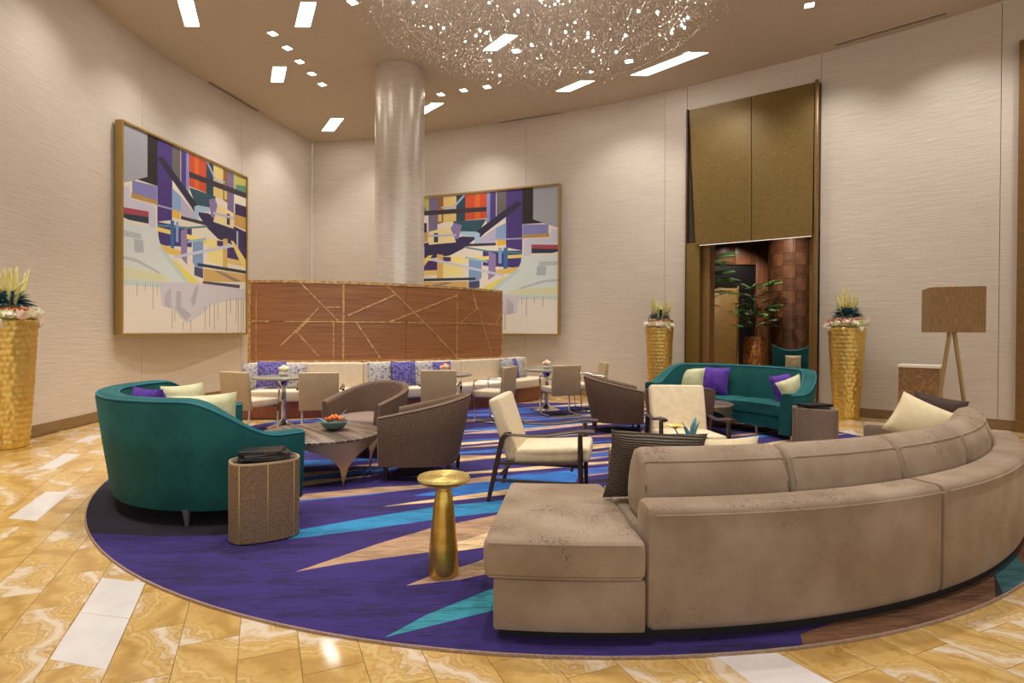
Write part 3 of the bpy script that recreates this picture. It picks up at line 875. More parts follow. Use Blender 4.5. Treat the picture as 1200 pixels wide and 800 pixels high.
def slant(x0t, x1t, x0b, x1b):
    bm = new_bm()
    zt, zb, yt, yb, th = 5.79, 3.10, -0.06, -0.20, 0.10
    b_loft(bm, [[(x0b, yb, zb), (x1b, yb, zb), (x1b, yb + th, zb), (x0b, yb + th, zb)], [(x0t, yt, zt), (x1t, yt, zt), (x1t, yt + th, zt), (x0t, yt + th, zt)]])
    return bm
obj('leaning_panel', slant(-PW + 0.06, 0.035, -0.93, 0.09), 'portal_gold', dr, smooth=0)
obj('leaning_panel', slant(0.047, PW - 0.10, 0.102, 1.09), 'portal_gold', dr, smooth=0)
part_box('edge_highlight', 'highlight_glow', dr, (0.10, -0.135, 3.092), (1.95, 0.02, 0.006))  # highlight on the panel's bottom edge, built as a glowing strip
# second gold portal, only its edge in view at the frame's side
bm = new_bm(); b_box(bm, (7.30, 8.22, 2.8), (0.10, 0.10, 5.6), rotz=-0.85)
struct('trim_1', bm, 'portal_edge')

# lobby beyond the portal
bm = new_bm(); b_box(bm, (6.9, 16.9, 2.1), (9.5, 0.10, 4.2))
wf = struct('wall_lobby', bm, 'lobby_black')
for i in range(14):
    x = 3.1 + i * 0.62
    if x < 5.6 or x > 7.1:
        part_box('wood_panel', 'lobby_wood', wf, (x, 16.82, 2.1), (0.61, 0.05, 4.2), 0.006)
    else:
        part_box('wood_panel', 'lobby_wood', wf, (x, 16.82, 3.85), (0.61, 0.05, 0.9), 0.006)
part_box('bronze_panel', 'portal_edge', wf, (6.22, 16.74, 1.35), (0.66, 0.06, 2.7), 0.006)
for sx in (5.86, 6.58):
    part_box('bronze_post', 'brass', wf, (sx, 16.72, 1.38), (0.05, 0.08, 2.76), 0.006)
bm = new_bm(); b_box(bm, (6.8, 14.2, 4.26), (9.5, 7.2, 0.10), rotz=-0.628)
struct('ceiling_lobby', bm, 'portal_dark')
bm = new_bm(); b_box(bm, (9.6, 13.2, 2.1), (0.1, 7.0, 4.2), rotz=-0.3)
struct('wall_lobby_side', bm, 'lobby_wood')
bm = new_bm(); b_box(bm, (3.25, 14.8, 2.1), (0.1, 4.4, 4.2), rotz=0.0)
struct('wall_lobby_near', bm, 'lobby_wood')
lamp_spot((6.0, 12.6, 4.1), (6.4, 14.0, 0.8), 170, 110, 0.8)  # three unseen spots added to brighten the lobby, no fittings
lamp_spot((5.2, 12.0, 4.1), (5.4, 13.2, 0.5), 200, 110, 0.8)
lamp_spot((6.6, 15.6, 4.1), (6.3, 16.8, 1.5), 240, 110, 0.8)
col_ = thing('wood_column', 'round column clad in basket-laid dark wood blocks, seen through the gold portal', 'column', (6.78, 13.95, 0))
bm = new_bm(); b_lathe(bm, [(0.495, 0), (0.495, 4.2)], 48)
obj('core', bm, 'portal_dark', col_)
protos = {}
nA, bh = 12, 0.30
for iz in range(14):
    for ia in range(nA):
        a = 2 * PI * ia / nA
        # only the side that faces the portal can be seen
        if Cc(a - math.radians(242)) < -0.35:
            continue
        kind = (iz + ia) % 2
        if kind not in protos:
            bm = new_bm()
            ring = []
            for k in range(5):
                b = -PI / nA + 0.006 + (2 * PI / nA - 0.012) * k / 4
                ring.append([(r * Cc(b), r * S(b), z) for r, z in ((0.49, 0.002), (0.512, 0.002), (0.512, bh - 0.002), (0.49, bh - 0.002))])
            b_loft(bm, ring)
            protos[kind] = obj('wood_block', bm, 'parquet_up' if kind else 'parquet_flat', col_, smooth=0, loc=(0, 0, iz * bh), rot=(0, 0, a))
        else:
            again(protos[kind], col_, (0, 0, iz * bh), (0, 0, a))

def b_leaf(bm, base, d, ln, w, droop=0.3, fold=0.15, n=5):
    d = Vector(d).normalized()
    side = d.cross(Vector((0, 0, 1)))
    if side.length < 0.05:
        side = Vector((1, 0, 0))
    side.normalize()
    up = side.cross(d)
    rows = []
    for i in range(n + 1):
        t = i / n
        p = Vector(base) + d * ln * t + Vector((0, 0, -droop * ln * t * t))
        ww = w * (S(PI * (0.12 + 0.88 * t)) ** 0.8 if i < n else 0.02)
        rows.append((p - side * ww / 2 + up * fold * ww, p, p + side * ww / 2 + up * fold * ww))
    v_ = [[bm.verts.new(q) for q in r] for r in rows]
    for a, b in zip(v_, v_[1:]):
        bm.faces.new((a[0], a[1], b[1], b[0]))
        bm.faces.new((a[1], a[2], b[2], b[1]))
def palm(label, loc, pot_h, stems, fronds, spread, seed, zlo, zhi, pot=True):
    r = random.Random(seed)
    t = thing('potted_palm', label, 'plant', loc)
    bm = new_bm()
    b_lathe(bm, [(0.15, 0), (0.17, 0.02), (0.24, pot_h * 0.55), (0.23, pot_h * 0.9), (0.21, pot_h), (0.18, pot_h), (0.18, pot_h - 0.05)], 24)
    obj('pot', bm, 'mosaic_pot', t)
    bs, bl = new_bm(), new_bm()
    for i in range(stems):
        a = r.uniform(0, 2 * PI)
        top = Vector((0.25 * Cc(a) * r.random(), 0.25 * S(a) * r.random(), r.uniform(zlo, zhi)))
        b_tube(bs, [(0.05 * Cc(a), 0.05 * S(a), pot_h - 0.04), (top.x * 0.5, top.y * 0.5, (pot_h + top.z) / 2), top], 0.012, 5)
    for i in range(fronds):
        a = r.uniform(0, 2 * PI)
        z = r.uniform(zlo, zhi)
        b0 = Vector((0.12 * Cc(a), 0.12 * S(a), z))
        dirv = Vector((Cc(a), S(a), r.uniform(0.0, 0.7))).normalized()
        L = spread * r.uniform(0.5, 1)
        b_tube(bs, [b0, b0 + dirv * L * 0.5, b0 + dirv * L + Vector((0, 0, -0.1 * L))], 0.006, 4)
        for k in range(7):
            q = b0 + dirv * L * (0.3 + 0.7 * k / 6) + Vector((0, 0, -0.1 * L * (k / 6) ** 2))
            for s in (-1, 1):
                sd = Vector((-S(a), Cc(a), 0)) * s + dirv * 0.7
                b_leaf(bl, q, sd, 0.26 * spread / 0.6, 0.05, 0.35, 0.1, 3)
    obj('stem', bs, 'stem_brown', t)
    tag(obj('foliage', bl, 'leaf_green', t, smooth=60), kind='stuff')
    return t
palm('small leafy palm in a mosaic gold pot seen through the portal', (5.62, 13.3, 0), 1.32, 7, 40, 0.46, 3, 1.5, 2.45)
palm('tall palm at the portal jamb, fronds reaching into the opening', (4.22, 12.7, 0), 0.6, 6, 40, 0.62, 5, 1.9, 3.1)
wc = thing('wing_chair', 'teal high-backed wing chair seen through the gold portal', 'chair', (5.72, 11.75, 0), math.radians(160))
bm = new_bm()
ring = []
for k in range(13):
    u = -1 + 2 * k / 12
    x = 0.33 * u
    y = 0.0 + 0.22 * u * u
    zt = 1.06 + 0.13 * abs(u) ** 2.2
    xo = x * 1.12
    ring.append([(x, y - 0.05, 0.35), (xo, y - 0.06, zt - 0.02), (xo, y, zt), (xo, y + 0.06, zt - 0.02), (x, y + 0.07, 0.35)])
b_loft(bm, ring)
obj('backrest', bm, 'teal_velvet', wc)
bm = new_bm(); b_box(bm, (0, 0.36, 0.37), (0.62, 0.62, 0.18), 0.04, 3); obj('seat', bm, 'teal_velvet', wc)
for sx in (-0.24, 0.24):
    for sy in (0.1, 0.6):
        bm = new_bm(); b_lathe(bm, [(0.014, 0), (0.022, 0.29)], 10, (sx, sy, 0)); obj('leg', bm, 'silver_leg', wc)
bm = new_bm(); b_pillow(bm, 0.30, 0.26, 0.10)
tag(obj('scatter_pillow', bm, 'cream_pillow', None, loc=(5.64, 11.50, 0.70), rot=(-0.1, 0, math.radians(160))), 'small cream pillow on the teal wing chair beyond the portal', 'pillow')

# ------------------------------------------------------------ wood screen with brass inlay, curved round the pillar
SC, SR = Vector((-4.301, 14.470)), 4.921
SA0, SLEN, SZ = math.radians(-91.155), 4.947, 2.235
def scr(s, r=0.0):
    a = SA0 + s / SR
    return Vector((SC.x + (SR + r) * Cc(a), SC.y + (SR + r) * S(a)))
scn = thing('screen', 'curved walnut screen with random gold inlay lines around the pillar', 'screen', (*scr(SLEN / 2), 0))
O = Vector((scn.location.x, scn.location.y))
def b_scr(bm, s0, s1, z0, z1, r0, r1, n=None):
    n = n or max(2, int((s1 - s0) / 0.12) + 1)
    rings = []
    for i in range(n + 1):
        s = s0 + (s1 - s0) * i / n
        p, q = scr(s, r0) - O, scr(s, r1) - O
        rings.append([(p.x, p.y, z0), (q.x, q.y, z0), (q.x, q.y, z1), (p.x, p.y, z1)])
    b_loft(bm, rings)
bm = new_bm(); b_scr(bm, 0, SLEN, 0.0125, SZ - 0.03, -0.13, -0.012); obj('core', bm, 'portal_dark', scn)
cols_ = [0.05, 1.55, 2.63, 3.67, SLEN - 0.03]
for a, b in zip(cols_, cols_[1:]):
    for z0, z1 in ((0.75, 1.545), (1.551, SZ - 0.05)):
        bm = new_bm(); b_scr(bm, a + 0.003, b - 0.003, z0, z1, -0.012, 0.0)
        obj('wood_panel', bm, 'veneer', scn, smooth=0)
for a, b, z0, z1 in ((0, SLEN, SZ - 0.045, SZ), (0, 0.05, 0.75, SZ - 0.045), (SLEN - 0.03, SLEN, 0.75, SZ - 0.045), (0.05, SLEN, 0.86, 0.895)):
    bm = new_bm(); b_scr(bm, a, b, z0, z1, -0.135 if z1 == SZ else -0.012, 0.006)
    obj('brass_edge', bm, 'inlay', scn, smooth=0)
def inlay_line(pts, w=0.026):
    bm = new_bm()
    for (s0, z0), (s1, z1) in zip(pts, pts[1:]):
        L = math.hypot(s1 - s0, z1 - z0)
        ns, nz = -(z1 - z0) / L * w / 2, (s1 - s0) / L * w / 2
        n = max(2, int(L / 0.15))
        rings = []
        for i in range(n + 1):
            t = i / n
            s, z = s0 + (s1 - s0) * t, z0 + (z1 - z0) * t
            ring = []
            for sg, rr_ in ((1, -0.004), (1, 0.005), (-1, 0.005), (-1, -0.004)):
                p = scr(s + ns * sg, rr_) - O
                ring.append((p.x, p.y, z + nz * sg))
            rings.append(ring)
        b_loft(bm, rings)
    obj('inlay_strip', bm, 'inlay', scn, smooth=0)
for pts, w in [([(0.14, 0.9), (0.14, 2.05)], 0.014), ([(1.55, 0.9), (1.55, 2.19)], 0.03), ([(3.67, 0.9), (3.67, 2.19)], 0.018), ([(0.06, 1.548), (0.35, 1.548)], 0.022), ([(0.6, 1.548), (2.6, 1.548)], 0.02), ([(2.66, 1.548), (4.92, 1.548)], 0.018),
               ([(0.87, 2.18), (1.46, 1.57)], 0.024), ([(1.28, 1.79), (1.53, 1.80)], 0.02), ([(1.15, 1.78), (0.97, 1.58)], 0.018), ([(1.0, 1.61), (0.78, 1.37)], 0.05), ([(0.80, 1.40), (0.54, 1.14)], 0.024), ([(0.78, 1.39), (1.15, 0.97)], 0.024),
               ([(1.39, 1.54), (1.39, 0.93)], 0.016), ([(1.63, 1.66), (2.44, 2.04)], 0.028), ([(2.26, 2.20), (2.78, 1.73)], 0.024), ([(2.78, 1.73), (3.66, 0.92)], 0.024), ([(2.34, 1.56), (3.65, 2.07)], 0.028), ([(1.76, 1.54), (2.18, 0.91)], 0.028),
               ([(3.73, 1.55), (4.16, 1.83)], 0.024), ([(4.03, 2.19), (4.59, 0.94)], 0.02), ([(4.09, 2.03), (4.15, 1.83)], 0.05), ([(4.75, 1.58), (4.92, 1.79)], 0.022)]:
    inlay_line(pts, w)

# ------------------------------------------------------------ banquette along the screen
bq = thing('banquette', 'long cream curved banquette in front of the walnut screen', 'bench', (*scr(SLEN / 2, 0.3), 0))
O = Vector((bq.location.x, bq.location.y))
B0, B1 = 0.10, 5.62
def b_arc(bm, s0, s1, prof, n=None, endround=0.0):
    """profile (r,z) swept along the screen's arc"""
    n = n or max(3, int((s1 - s0) / 0.12))
    cr, cz = sum(p[0] for p in prof) / len(prof), sum(p[1] for p in prof) / len(prof)
    rings = []
    for i in range(n + 1):
        s = s0 + (s1 - s0) * i / n
        k = 1.0
        if endround and i in (0, n):
            k = 1 - endround
        ring = []
        for r_, z in prof:
            p = scr(s, cr + (r_ - cr) * k) - O
            ring.append((p.x, p.y, cz + (z - cz) * k))
        rings.append(ring)
    b_loft(bm, rings)
bm = new_bm(); b_arc(bm, B0 + 0.02, B1 - 0.04, [(0.03, 0.0125), (0.60, 0.0125), (0.62, 0.28), (0.03, 0.28)]); obj('base', bm, 'banquette_base', bq)
segs = [(B0, 1.86), (1.87, 3.62), (3.63, B1)]
for a, b in segs:
    bm = new_bm(); b_arc(bm, a, b, rr(0.02, 0.20, 0.30, 0.865, 0.03), endround=0.03); obj('back_cushion', bm, 'banquette_fabric', bq)
    bm = new_bm(); b_arc(bm, a, b, rr(0.19, 0.66, 0.28, 0.455, 0.035), endround=0.03); obj('seat_cushion', bm, 'banquette_fabric', bq)
def seat_pillow(s, mat, label, w=0.42, tilt=-0.22, dr_=0.29, z=0.45, yaw=0.0, h=None):
    p = scr(s, dr_)
    a = SA0 + s / SR
    bm = new_bm(); b_pillow(bm, w, h or w, 0.13)
    tag(obj('scatter_pillow', bm, mat, None, loc=(p.x, p.y, z), rot=(tilt, 0, a + PI / 2 + yaw)), label, 'pillow', 'scatter pillows on the banquette')
seat_pillow(0.20, 'grey_pattern', 'grey patterned pillow at the end of the banquette nearest the plain wall')
seat_pillow(0.48, 'purple_pattern', 'purple patterned pillow on the banquette behind the first cafe table', 0.46, dr_=0.34)
seat_pillow(0.80, 'grey_pattern', 'grey patterned pillow half hidden by the flowers of the first cafe table')
seat_pillow(2.12, 'grey_pattern', 'grey patterned pillow, first of the four in the middle of the banquette')
seat_pillow(2.50, 'purple_pattern', 'purple geometric pillow between two grey ones mid banquette', 0.44, dr_=0.33)
seat_pillow(2.86, 'grey_pattern', 'grey patterned pillow beside the purple geometric one, nearer the second cafe table')
seat_pillow(3.20, 'purple_pattern', 'purple pillow behind the second cafe table flowers')
seat_pillow(4.72, 'grey_pattern', 'grey patterned pillow leaning before a purple one near the banquette end', dr_=0.36)
seat_pillow(4.94, 'purple_pattern', 'purple pillow between two grey ones near the banquette end', dr_=0.30)
seat_pillow(5.24, 'grey_pattern', 'grey patterned pillow last on the banquette toward the gold planters', dr_=0.29)

# ------------------------------------------------------------ cafe tables and chairs
def flower_bowl(label, loc, cols, r=0.075, hh=0.07):
    t = thing('flower_bowl', label, 'flowers', loc)
    bm = new_bm(); b_lathe(bm, [(r * 0.5, 0), (r * 0.95, hh * 0.5), (r * 0.9, hh), (r * 0.8, hh), (r * 0.8, hh * 0.6)], 18)
    obj('bowl', bm, 'page_white', t)
    rr_ = random.Random(int(loc[0] * 100))
    for i in range(7):
        a = 2 * PI * i / 6
        k = 0 if i == 6 else r * 0.6
        bm = new_bm(); b_sphere(bm, (0, 0, 0), 0.036, 8, 6, 0.9)
        obj('blossom', bm, cols[i % len(cols)], t, loc=(k * Cc(a), k * S(a), hh + 0.02 + (0.04 if i == 6 else rr_.uniform(0, 0.02))))
    return t
def cafe_table(label, loc, r):
    t = thing('cafe_table', label, 'table', loc, 0, 'cafe tables along the banquette')
    bm = new_bm(); b_lathe(bm, [(r - 0.03, 0.705), (r, 0.715), (r, 0.735), (r - 0.008, 0.74)], 40); obj('tabletop', bm, 'stone_top', t)
    bm = new_bm(); b_lathe(bm, [(0.032, 0.10), (0.032, 0.60), (0.05, 0.62), (0.10, 0.70), (0.10, 0.706)], 18); obj('pole', bm, 'chrome', t)
    bm = new_bm(); b_lathe(bm, [(0.24, 0.012), (0.24, 0.022), (0.17, 0.04), (0.08, 0.08), (0.036, 0.13), (0.036, 0.14)], 30); obj('base', bm, 'chrome', t)
    return t
cafe_table('round grey cafe table nearest the plain wall, between two sand chairs', (-3.27, 8.22, 0), 0.42)
cafe_table('round grey cafe table in the middle, behind a sand chair', (-1.04, 8.92, 0), 0.42)
cafe_table('round grey cafe table farthest along, beyond the banquette end', (0.62, 10.18, 0), 0.42)
flower_bowl('small white bowl of pale flowers on the first cafe table', (-3.27, 8.22, 0.741), ['rose_white', 'rose_pink', 'moss_green'])
flower_bowl('small bowl of orange flowers on the middle cafe table', (-1.04, 8.92, 0.741), ['rose_orange', 'rose_pink'])
flower_bowl('small bowl of pink flowers on the farthest cafe table', (0.62, 10.18, 0.741), ['rose_pink', 'rose_orange', 'rose_white'])

def cafe_chair():
    t = thing('cafe_chair', 'x', 'chair', (0, 0, 0), 0, 'sand cafe chairs with chrome frames')
    bm = new_bm(); b_box(bm, (0, 0.30, 0.425), (0.49, 0.47, 0.10), 0.025, 3); obj('seat', bm, 'pale_vinyl', t)
    bm = new_bm(); b_box(bm, (0, 0.03, 0.595), (0.50, 0.055, 0.50), 0.012, 3, rotx=0.10); obj('backrest', bm, 'sand_vinyl', t)
    for s in (-1, 1):
        x = s * 0.268
        pts = [(x, 0.03, 0.62), (x, 0.25, 0.63), (x, 0.44, 0.645), (x, 0.485, 0.625), (x, 0.50, 0.58), (x, 0.485, 0.30), (x, 0.47, 0.05), (x, 0.45, 0.02), (x, 0.40, 0.012), (x, 0.05, 0.012)]
        bm = new_bm(); b_tube(bm, pts, 0.012, 8, flat=(1.5, 0.8)); obj('side_frame', bm, 'chrome', t)
    bm = new_bm(); b_tube(bm, [(-0.268, 0.05, 0.012), (0.268, 0.05, 0.012)], 0.010, 8); obj('floor_bar', bm, 'chrome', t)
    bm = new_bm(); b_tube(bm, [(-0.268, 0.487, 0.36), (0.268, 0.487, 0.36)], 0.010, 8); obj('seat_bar', bm, 'chrome', t)
    return t
c0 = cafe_chair()
spots = [(-3.60, 7.42, math.radians(-24), 'sand cafe chair nearest the plain wall, back to the camera'),
         (-2.50, 7.42, math.radians(12), 'sand cafe chair behind the rose bowl, back to the camera'),
         (-1.02, 7.98, math.radians(0), 'sand cafe chair before the middle cafe table, half hidden by a brown tub chair'),
         (-0.02, 8.85, math.radians(68), 'sand cafe chair seen from its side, arm frame toward the middle table'),
         (0.90, 9.32, math.radians(20), 'sand cafe chair at the farthest cafe table, back to the camera'),
         (1.66, 10.30, math.radians(96), 'sand cafe chair behind a brown tub chair, only its back edge showing')]
for i, (x, y, a, lab) in enumerate(spots):
    if i == 0:
        c0.location, c0.rotation_euler = (x, y, 0.013), (0, 0, a)
        c0['label'] = lab
    else:
        dup(c0, (x, y, 0.013), a, lab)

# ------------------------------------------------------------ teal curved loveseats
def sub2(path):
    return [Vector((p.x, p.y, 0)) for p in path]
def loveseat(name_label, loc, rotz):
    t = thing('loveseat', name_label, 'sofa', loc, rotz, 'teal curved sofas')
    half = [(0, 0), (0.3, 0.03), (0.55, 0.115), (0.80, 0.29), (0.97, 0.50), (1.05, 0.70), (1.06, 0.92), (1.0, 1.20)]
    path = catmull([(x, y, 0) for x, y in mirror_path(half)], 61)
    N = normals2(path, 1)
    def hf(p):
        k = min(1, max(0, (p.y - 0.42) / 0.60)); k = k * k * (3 - 2 * k)
        return 0.915 - 0.275 * k
    def ln_(p):
        return 0.10 - 0.06 * min(1, p.y / 1.1)
    bm = new_bm(); b_shell(bm, path, hf, 0.12, 0.15, ln_, N); shl = obj('shell', bm, 'teal_velvet', t, smooth=50)
    for off in (0.0, -0.15):
        bm = new_bm(); b_tube(bm, [(p.x + n.x * (off + (-0.008 if off == 0 else 0.008)), p.y + n.y * (off + (-0.008 if off == 0 else 0.008)), hf(p) - 0.016) for p, n in zip(path, N)], 0.008, 6)
        obj('piping', bm, 'teal_piping', shl)
    inner = [(p.x - n.x * 0.13, p.y - n.y * 0.13) for p, n in zip(path, N)]
    def front(x):
        return 0.76 + 0.30 * min(1, abs(x) / 0.92) ** 3
    inn = [q for q in inner if q[1] < front(q[0]) - 0.02]
    fr = [(0.86 - 1.72 * k / 16, front(0.86 - 1.72 * k / 16)) for k in range(17)]
    bm = new_bm(); b_prism(bm, inn + fr, 0.13, 0.31); obj('seat_base', bm, 'teal_velvet', t)
    for s in (-1, 1):
        a = [q for q in inn if q[0] * s > 0.012]
        f_ = [q for q in fr if q[0] * s > 0.05]
        poly = [(0.008 * s, 0.135)] + (a if s > 0 else list(reversed(a))) + (f_ if s > 0 else list(reversed(f_))) + [(0.008 * s, front(0) + 0.012)]
        poly = [(x, y + (0.015 if (x, y) in f_ else 0)) for x, y in poly]
        if s < 0:
            poly = list(reversed(poly))
        bm = new_bm(); b_prism(bm, poly, 0.305, 0.445, 0.035, 3); obj('seat_cushion', bm, 'teal_velvet', t)
    for x, y in ((-0.96, 1.10), (0.96, 1.10), (-0.84, 0.48), (0.84, 0.48), (0.36, 0.72), (-0.36, 0.72)):
        bm = new_bm(); b_lathe(bm, [(0.014, 0.012), (0.030, 0.13)], 12, (x, y, 0)); obj('leg', bm, 'silver_leg', t)
    return t
LS1 = (-3.24, 4.455, math.radians(-53.1))
LS2 = (3.72, 8.72, math.atan2(0.774, -0.634))
l1 = loveseat('teal velvet curved sofa nearest the camera, back to the plain wall', (LS1[0], LS1[1], 0), LS1[2])
l2 = dup(l1, (LS2[0], LS2[1], 0), LS2[2], 'teal velvet curved sofa in front of the gold portal')
l1.scale, l2.scale = (1.06, 1.07, 1), (1.12, 1.04, 1)
def on(base, x, y):
    a = base[2]
    return base[0] + x * Cc(a) - y * S(a), base[1] + x * S(a) + y * Cc(a)
def sofa_pillow(base, x, y, mat, label, w=0.44, yaw=0.0, tilt=0.25, z=0.44, h=None, grp='scatter pillows on the teal sofas', roll=0.0):
    p = on(base, x, y)
    bm = new_bm(); b_pillow(bm, w, h or w, 0.16)
    return tag(obj('scatter_pillow', bm, mat, None, loc=(p[0], p[1], z), rot=(tilt, roll, base[2] + yaw)), label, 'pillow', grp)
# pillows on the teal sofas
sofa_pillow(LS1, 0.66, 0.66, 'green_cream', 'pale green satin pillow against the near arm of the teal sofa', 0.48, PI / 2, -0.18)
sofa_pillow(LS1, 0.10, 0.40, 'purple_velvet', 'purple velvet pillow at the back of the teal sofa nearest the camera', 0.50, 0.35, 0.14, 0.445)
sofa_pillow(LS1, -0.60, 0.74, 'green_cream', 'pale green satin pillow on the far side of the nearest teal sofa', 0.46, -1.0, 0.25)
sofa_pillow(LS1, -0.22, 0.66, 'purple_velvet', 'low purple pillow peeking between two pale green ones', 0.40, 0.1, 0.30, 0.44, 0.33)
sofa_pillow(LS2, 0.80, 0.54, 'green_cream', 'cream pillow at the far arm of the teal sofa by the portal', 0.42, 0.30)
sofa_pillow(LS2, 0.48, 0.40, 'purple_velvet', 'square purple velvet pillow next to the cream one, teal sofa by the portal', 0.44, 0.22)
sofa_pillow(LS2, -0.72, 0.36, 'purple_velvet', 'purple velvet pillow tilted against the near arm of the teal sofa by the portal', 0.42, 0.65, 0.25, 0.44, None, 'scatter pillows on the teal sofas', 0.25)
sofa_pillow(LS2, -0.94, 0.58, 'green_cream', 'cream pillow in front of the tilted purple one, teal sofa by the portal', 0.40, 1.0, 0.30, 0.44, None, 'scatter pillows on the teal sofas', 0.35)

# ------------------------------------------------------------ large curved sectional, concentric with the rug
sec = thing('sectional_sofa', 'large curved taupe velvet sectional with chaise end, back to the camera', 'sofa', (RUG_C[0], RUG_C[1], 0))
rad = math.radians
def b_pol(bm, p0, p1, prof, n=None, ends=None, offs=None):
    """profile (r,z) swept about the rug's middle from angle p0 to p1 (degrees from -Y towards +X)"""
    n = n or max(3, int(abs(p1 - p0) / 1.6))
    cr, cz = sum(p[0] for p in prof) / len(prof), sum(p[1] for p in prof) / len(prof)
    rings = []
    ts = [i / n for i in range(n + 1)]
    seq = [(p0 + (p1 - p0) * t, 1.0) for t in ts]
    if ends:
        e, k = ends      # degrees used by the rounding, depth of rounding
        seq = []
        for a, dp in ((0, k), (0.3, k * 0.29), (1.0, 0)):
            seq.append((p0 + e * a, dp))
        seq += [(p0 + e + (p1 - p0 - 2 * e) * t, 0) for t in ts[1:-1]]
        for a, dp in ((1.0, 0), (0.3, k * 0.29), (0, k)):
            seq.append((p1 - e * a, dp))
        rw, hw = (max(p[0] for p in prof) - min(p[0] for p in prof)) / 2, (max(p[1] for p in prof) - min(p[1] for p in prof)) / 2
        rings = [[((cr + (r - cr) * (1 - dp / rw)) * S(rad(a)), -(cr + (r - cr) * (1 - dp / rw)) * Cc(rad(a)), cz + (z - cz) * (1 - dp / hw)) for r, z in prof] for a, dp in seq]
    else:
        rings = [[(r * S(rad(a)), -r * Cc(rad(a)), z) for r, z in prof] for a, _ in seq]
    b_loft(bm, rings)
RO = 4.295
bm = new_bm(); b_pol(bm, -6.0, 59.2, [(3.45, 0.012), (4.27, 0.012), (4.27, 0.06), (3.45, 0.06)]); obj('plinth', bm, 'black_plinth', sec)
bm = new_bm(); b_pol(bm, -6.4, 2.8, rr(3.40, RO, 0.045, 0.283, 0.012, 2), ends=(0.15, 0.010)); obj('chaise_base', bm, 'taupe_velvet', sec)
bm = new_bm(); b_pol(bm, 2.9, 57.2, rr(3.38, 4.105, 0.045, 0.30, 0.015, 2)); obj('seat_base', bm, 'taupe_velvet', sec)
bm = new_bm(); b_pol(bm, -7.0, 2.75, rr(3.32, RO + 0.03, 0.287, 0.468, 0.032, 4), ends=(0.45, 0.028)); bp = obj('chaise_cushion', bm, 'taupe_velvet', sec)
for wz in (0.452, 0.303):
    bm = new_bm(); b_tube(bm, [((RO + 0.028) * S(rad(p)), -(RO + 0.028) * Cc(rad(p)), wz) for p in [-6.6 + 9.0 * i / 12 for i in range(13)]], 0.006, 6); obj('welt', bm, 'taupe_velvet', bp)
bm = new_bm(); b_pol(bm, 2.75, 6.2, rr(3.32, 4.09, 0.285, 0.465, 0.045, 4), ends=(0.5, 0.02)); obj('seat_cushion', bm, 'taupe_velvet', sec)
for a, b in ((6.2, 25.6), (25.6, 57.2)):
    bm = new_bm(); b_pol(bm, a, b, rr(3.32, 4.09, 0.285, 0.46, 0.045, 4), ends=(0.6, 0.035)); obj('seat_cushion', bm, 'taupe_velvet', sec)
for a, b in ((2.85, 25.75), (25.78, 59.6)):
    bm = new_bm(); b_pol(bm, a, b, rr(4.10, RO, 0.045, 0.612, 0.04, 4), ends=(0.5 if a < 5 else 0.10, 0.03 if a < 5 else 0.004)); bp = obj('back_panel', bm, 'taupe_velvet', sec)
    bm = new_bm(); b_tube(bm, [(q * S(rad(p)), -q * Cc(rad(p)), 0.575) for q in (RO + 0.001,) for p in [a + 0.5 + (b - a - 0.6) * i / 30 for i in range(31)]], 0.005, 6); obj('welt', bm, 'taupe_velvet', bp)
bm = new_bm(); b_pol(bm, 57.3, 60.3, rr(3.25, RO, 0.045, 0.60, 0.035, 4), ends=(0.35, 0.025)); obj('arm', bm, 'taupe_velvet', sec)
cb = [3.2, 14.4, 25.6, 36.6, 47.4, 57.2]
for a, b in zip(cb, cb[1:]):
    prof = [(4.055, 0.47), (4.068, 0.55), (4.062, 0.66), (4.03, 0.755), (3.985, 0.805), (3.93, 0.822), (3.87, 0.806), (3.82, 0.75), (3.775, 0.65), (3.755, 0.55), (3.77, 0.48), (3.80, 0.462), (4.03, 0.462)]
    prof = [(r_ + 0.04, z_) for r_, z_ in prof]
    bm = new_bm(); b_pol(bm, a + 0.08, b - 0.08, prof, 8, ends=(0.55, 0.035)); bp = obj('back_cushion', bm, 'taupe_velvet', sec, smooth=55)
    tube = []
    for r_, z_ in ((4.052, 0.50), (4.055, 0.66), (4.02, 0.762)):
        r_ += 0.04
        tube.append((r_ * S(rad(a + 0.35)), -r_ * Cc(rad(a + 0.35)), z_))
    tube += [(4.062 * S(rad(p)), -4.062 * Cc(rad(p)), 0.766) for p in [a + 0.8 + (b - a - 1.6) * i / 10 for i in range(11)]]
    for r_, z_ in ((4.02, 0.762), (4.055, 0.66), (4.052, 0.50)):
        r_ += 0.04
        tube.append((r_ * S(rad(b - 0.35)), -r_ * Cc(rad(b - 0.35)), z_))
    bm = new_bm(); b_tube(bm, tube, 0.0055, 6); obj('welt', bm, 'taupe_velvet', bp)
def sec_pillow(r, a, mat, label, w, h, yaw=0.0, tilt=-0.3, z=0.462, t=0.17, roll=0.0):
    bm = new_bm(); b_pillow(bm, w, h, t, 16)
    tag(obj('scatter_pillow', bm, mat, None, loc=(RUG_C[0] + r * S(rad(a)), RUG_C[1] - r * Cc(rad(a)), z), rot=(tilt, roll, rad(a) + PI + yaw)), label, 'pillow', 'scatter pillows on the taupe sectional')
sec_pillow(3.66, 6.0, 'woven_dark', 'dark woven rectangular pillow at the chaise end of the taupe sectional', 0.55, 0.405, 0.0, -0.20, roll=-0.06)
sec_pillow(3.66, 12.8, 'cream_pillow', 'cream pillow showing only its top edge behind the first back cushion', 0.42, 0.35, 0, -0.12)
sec_pillow(3.60, 53.3, 'cream_pillow', 'large cream pillow standing on its corner at the far end of the sectional', 0.46, 0.36, 1.40, -0.30, 0.51, 0.17, 0.40)
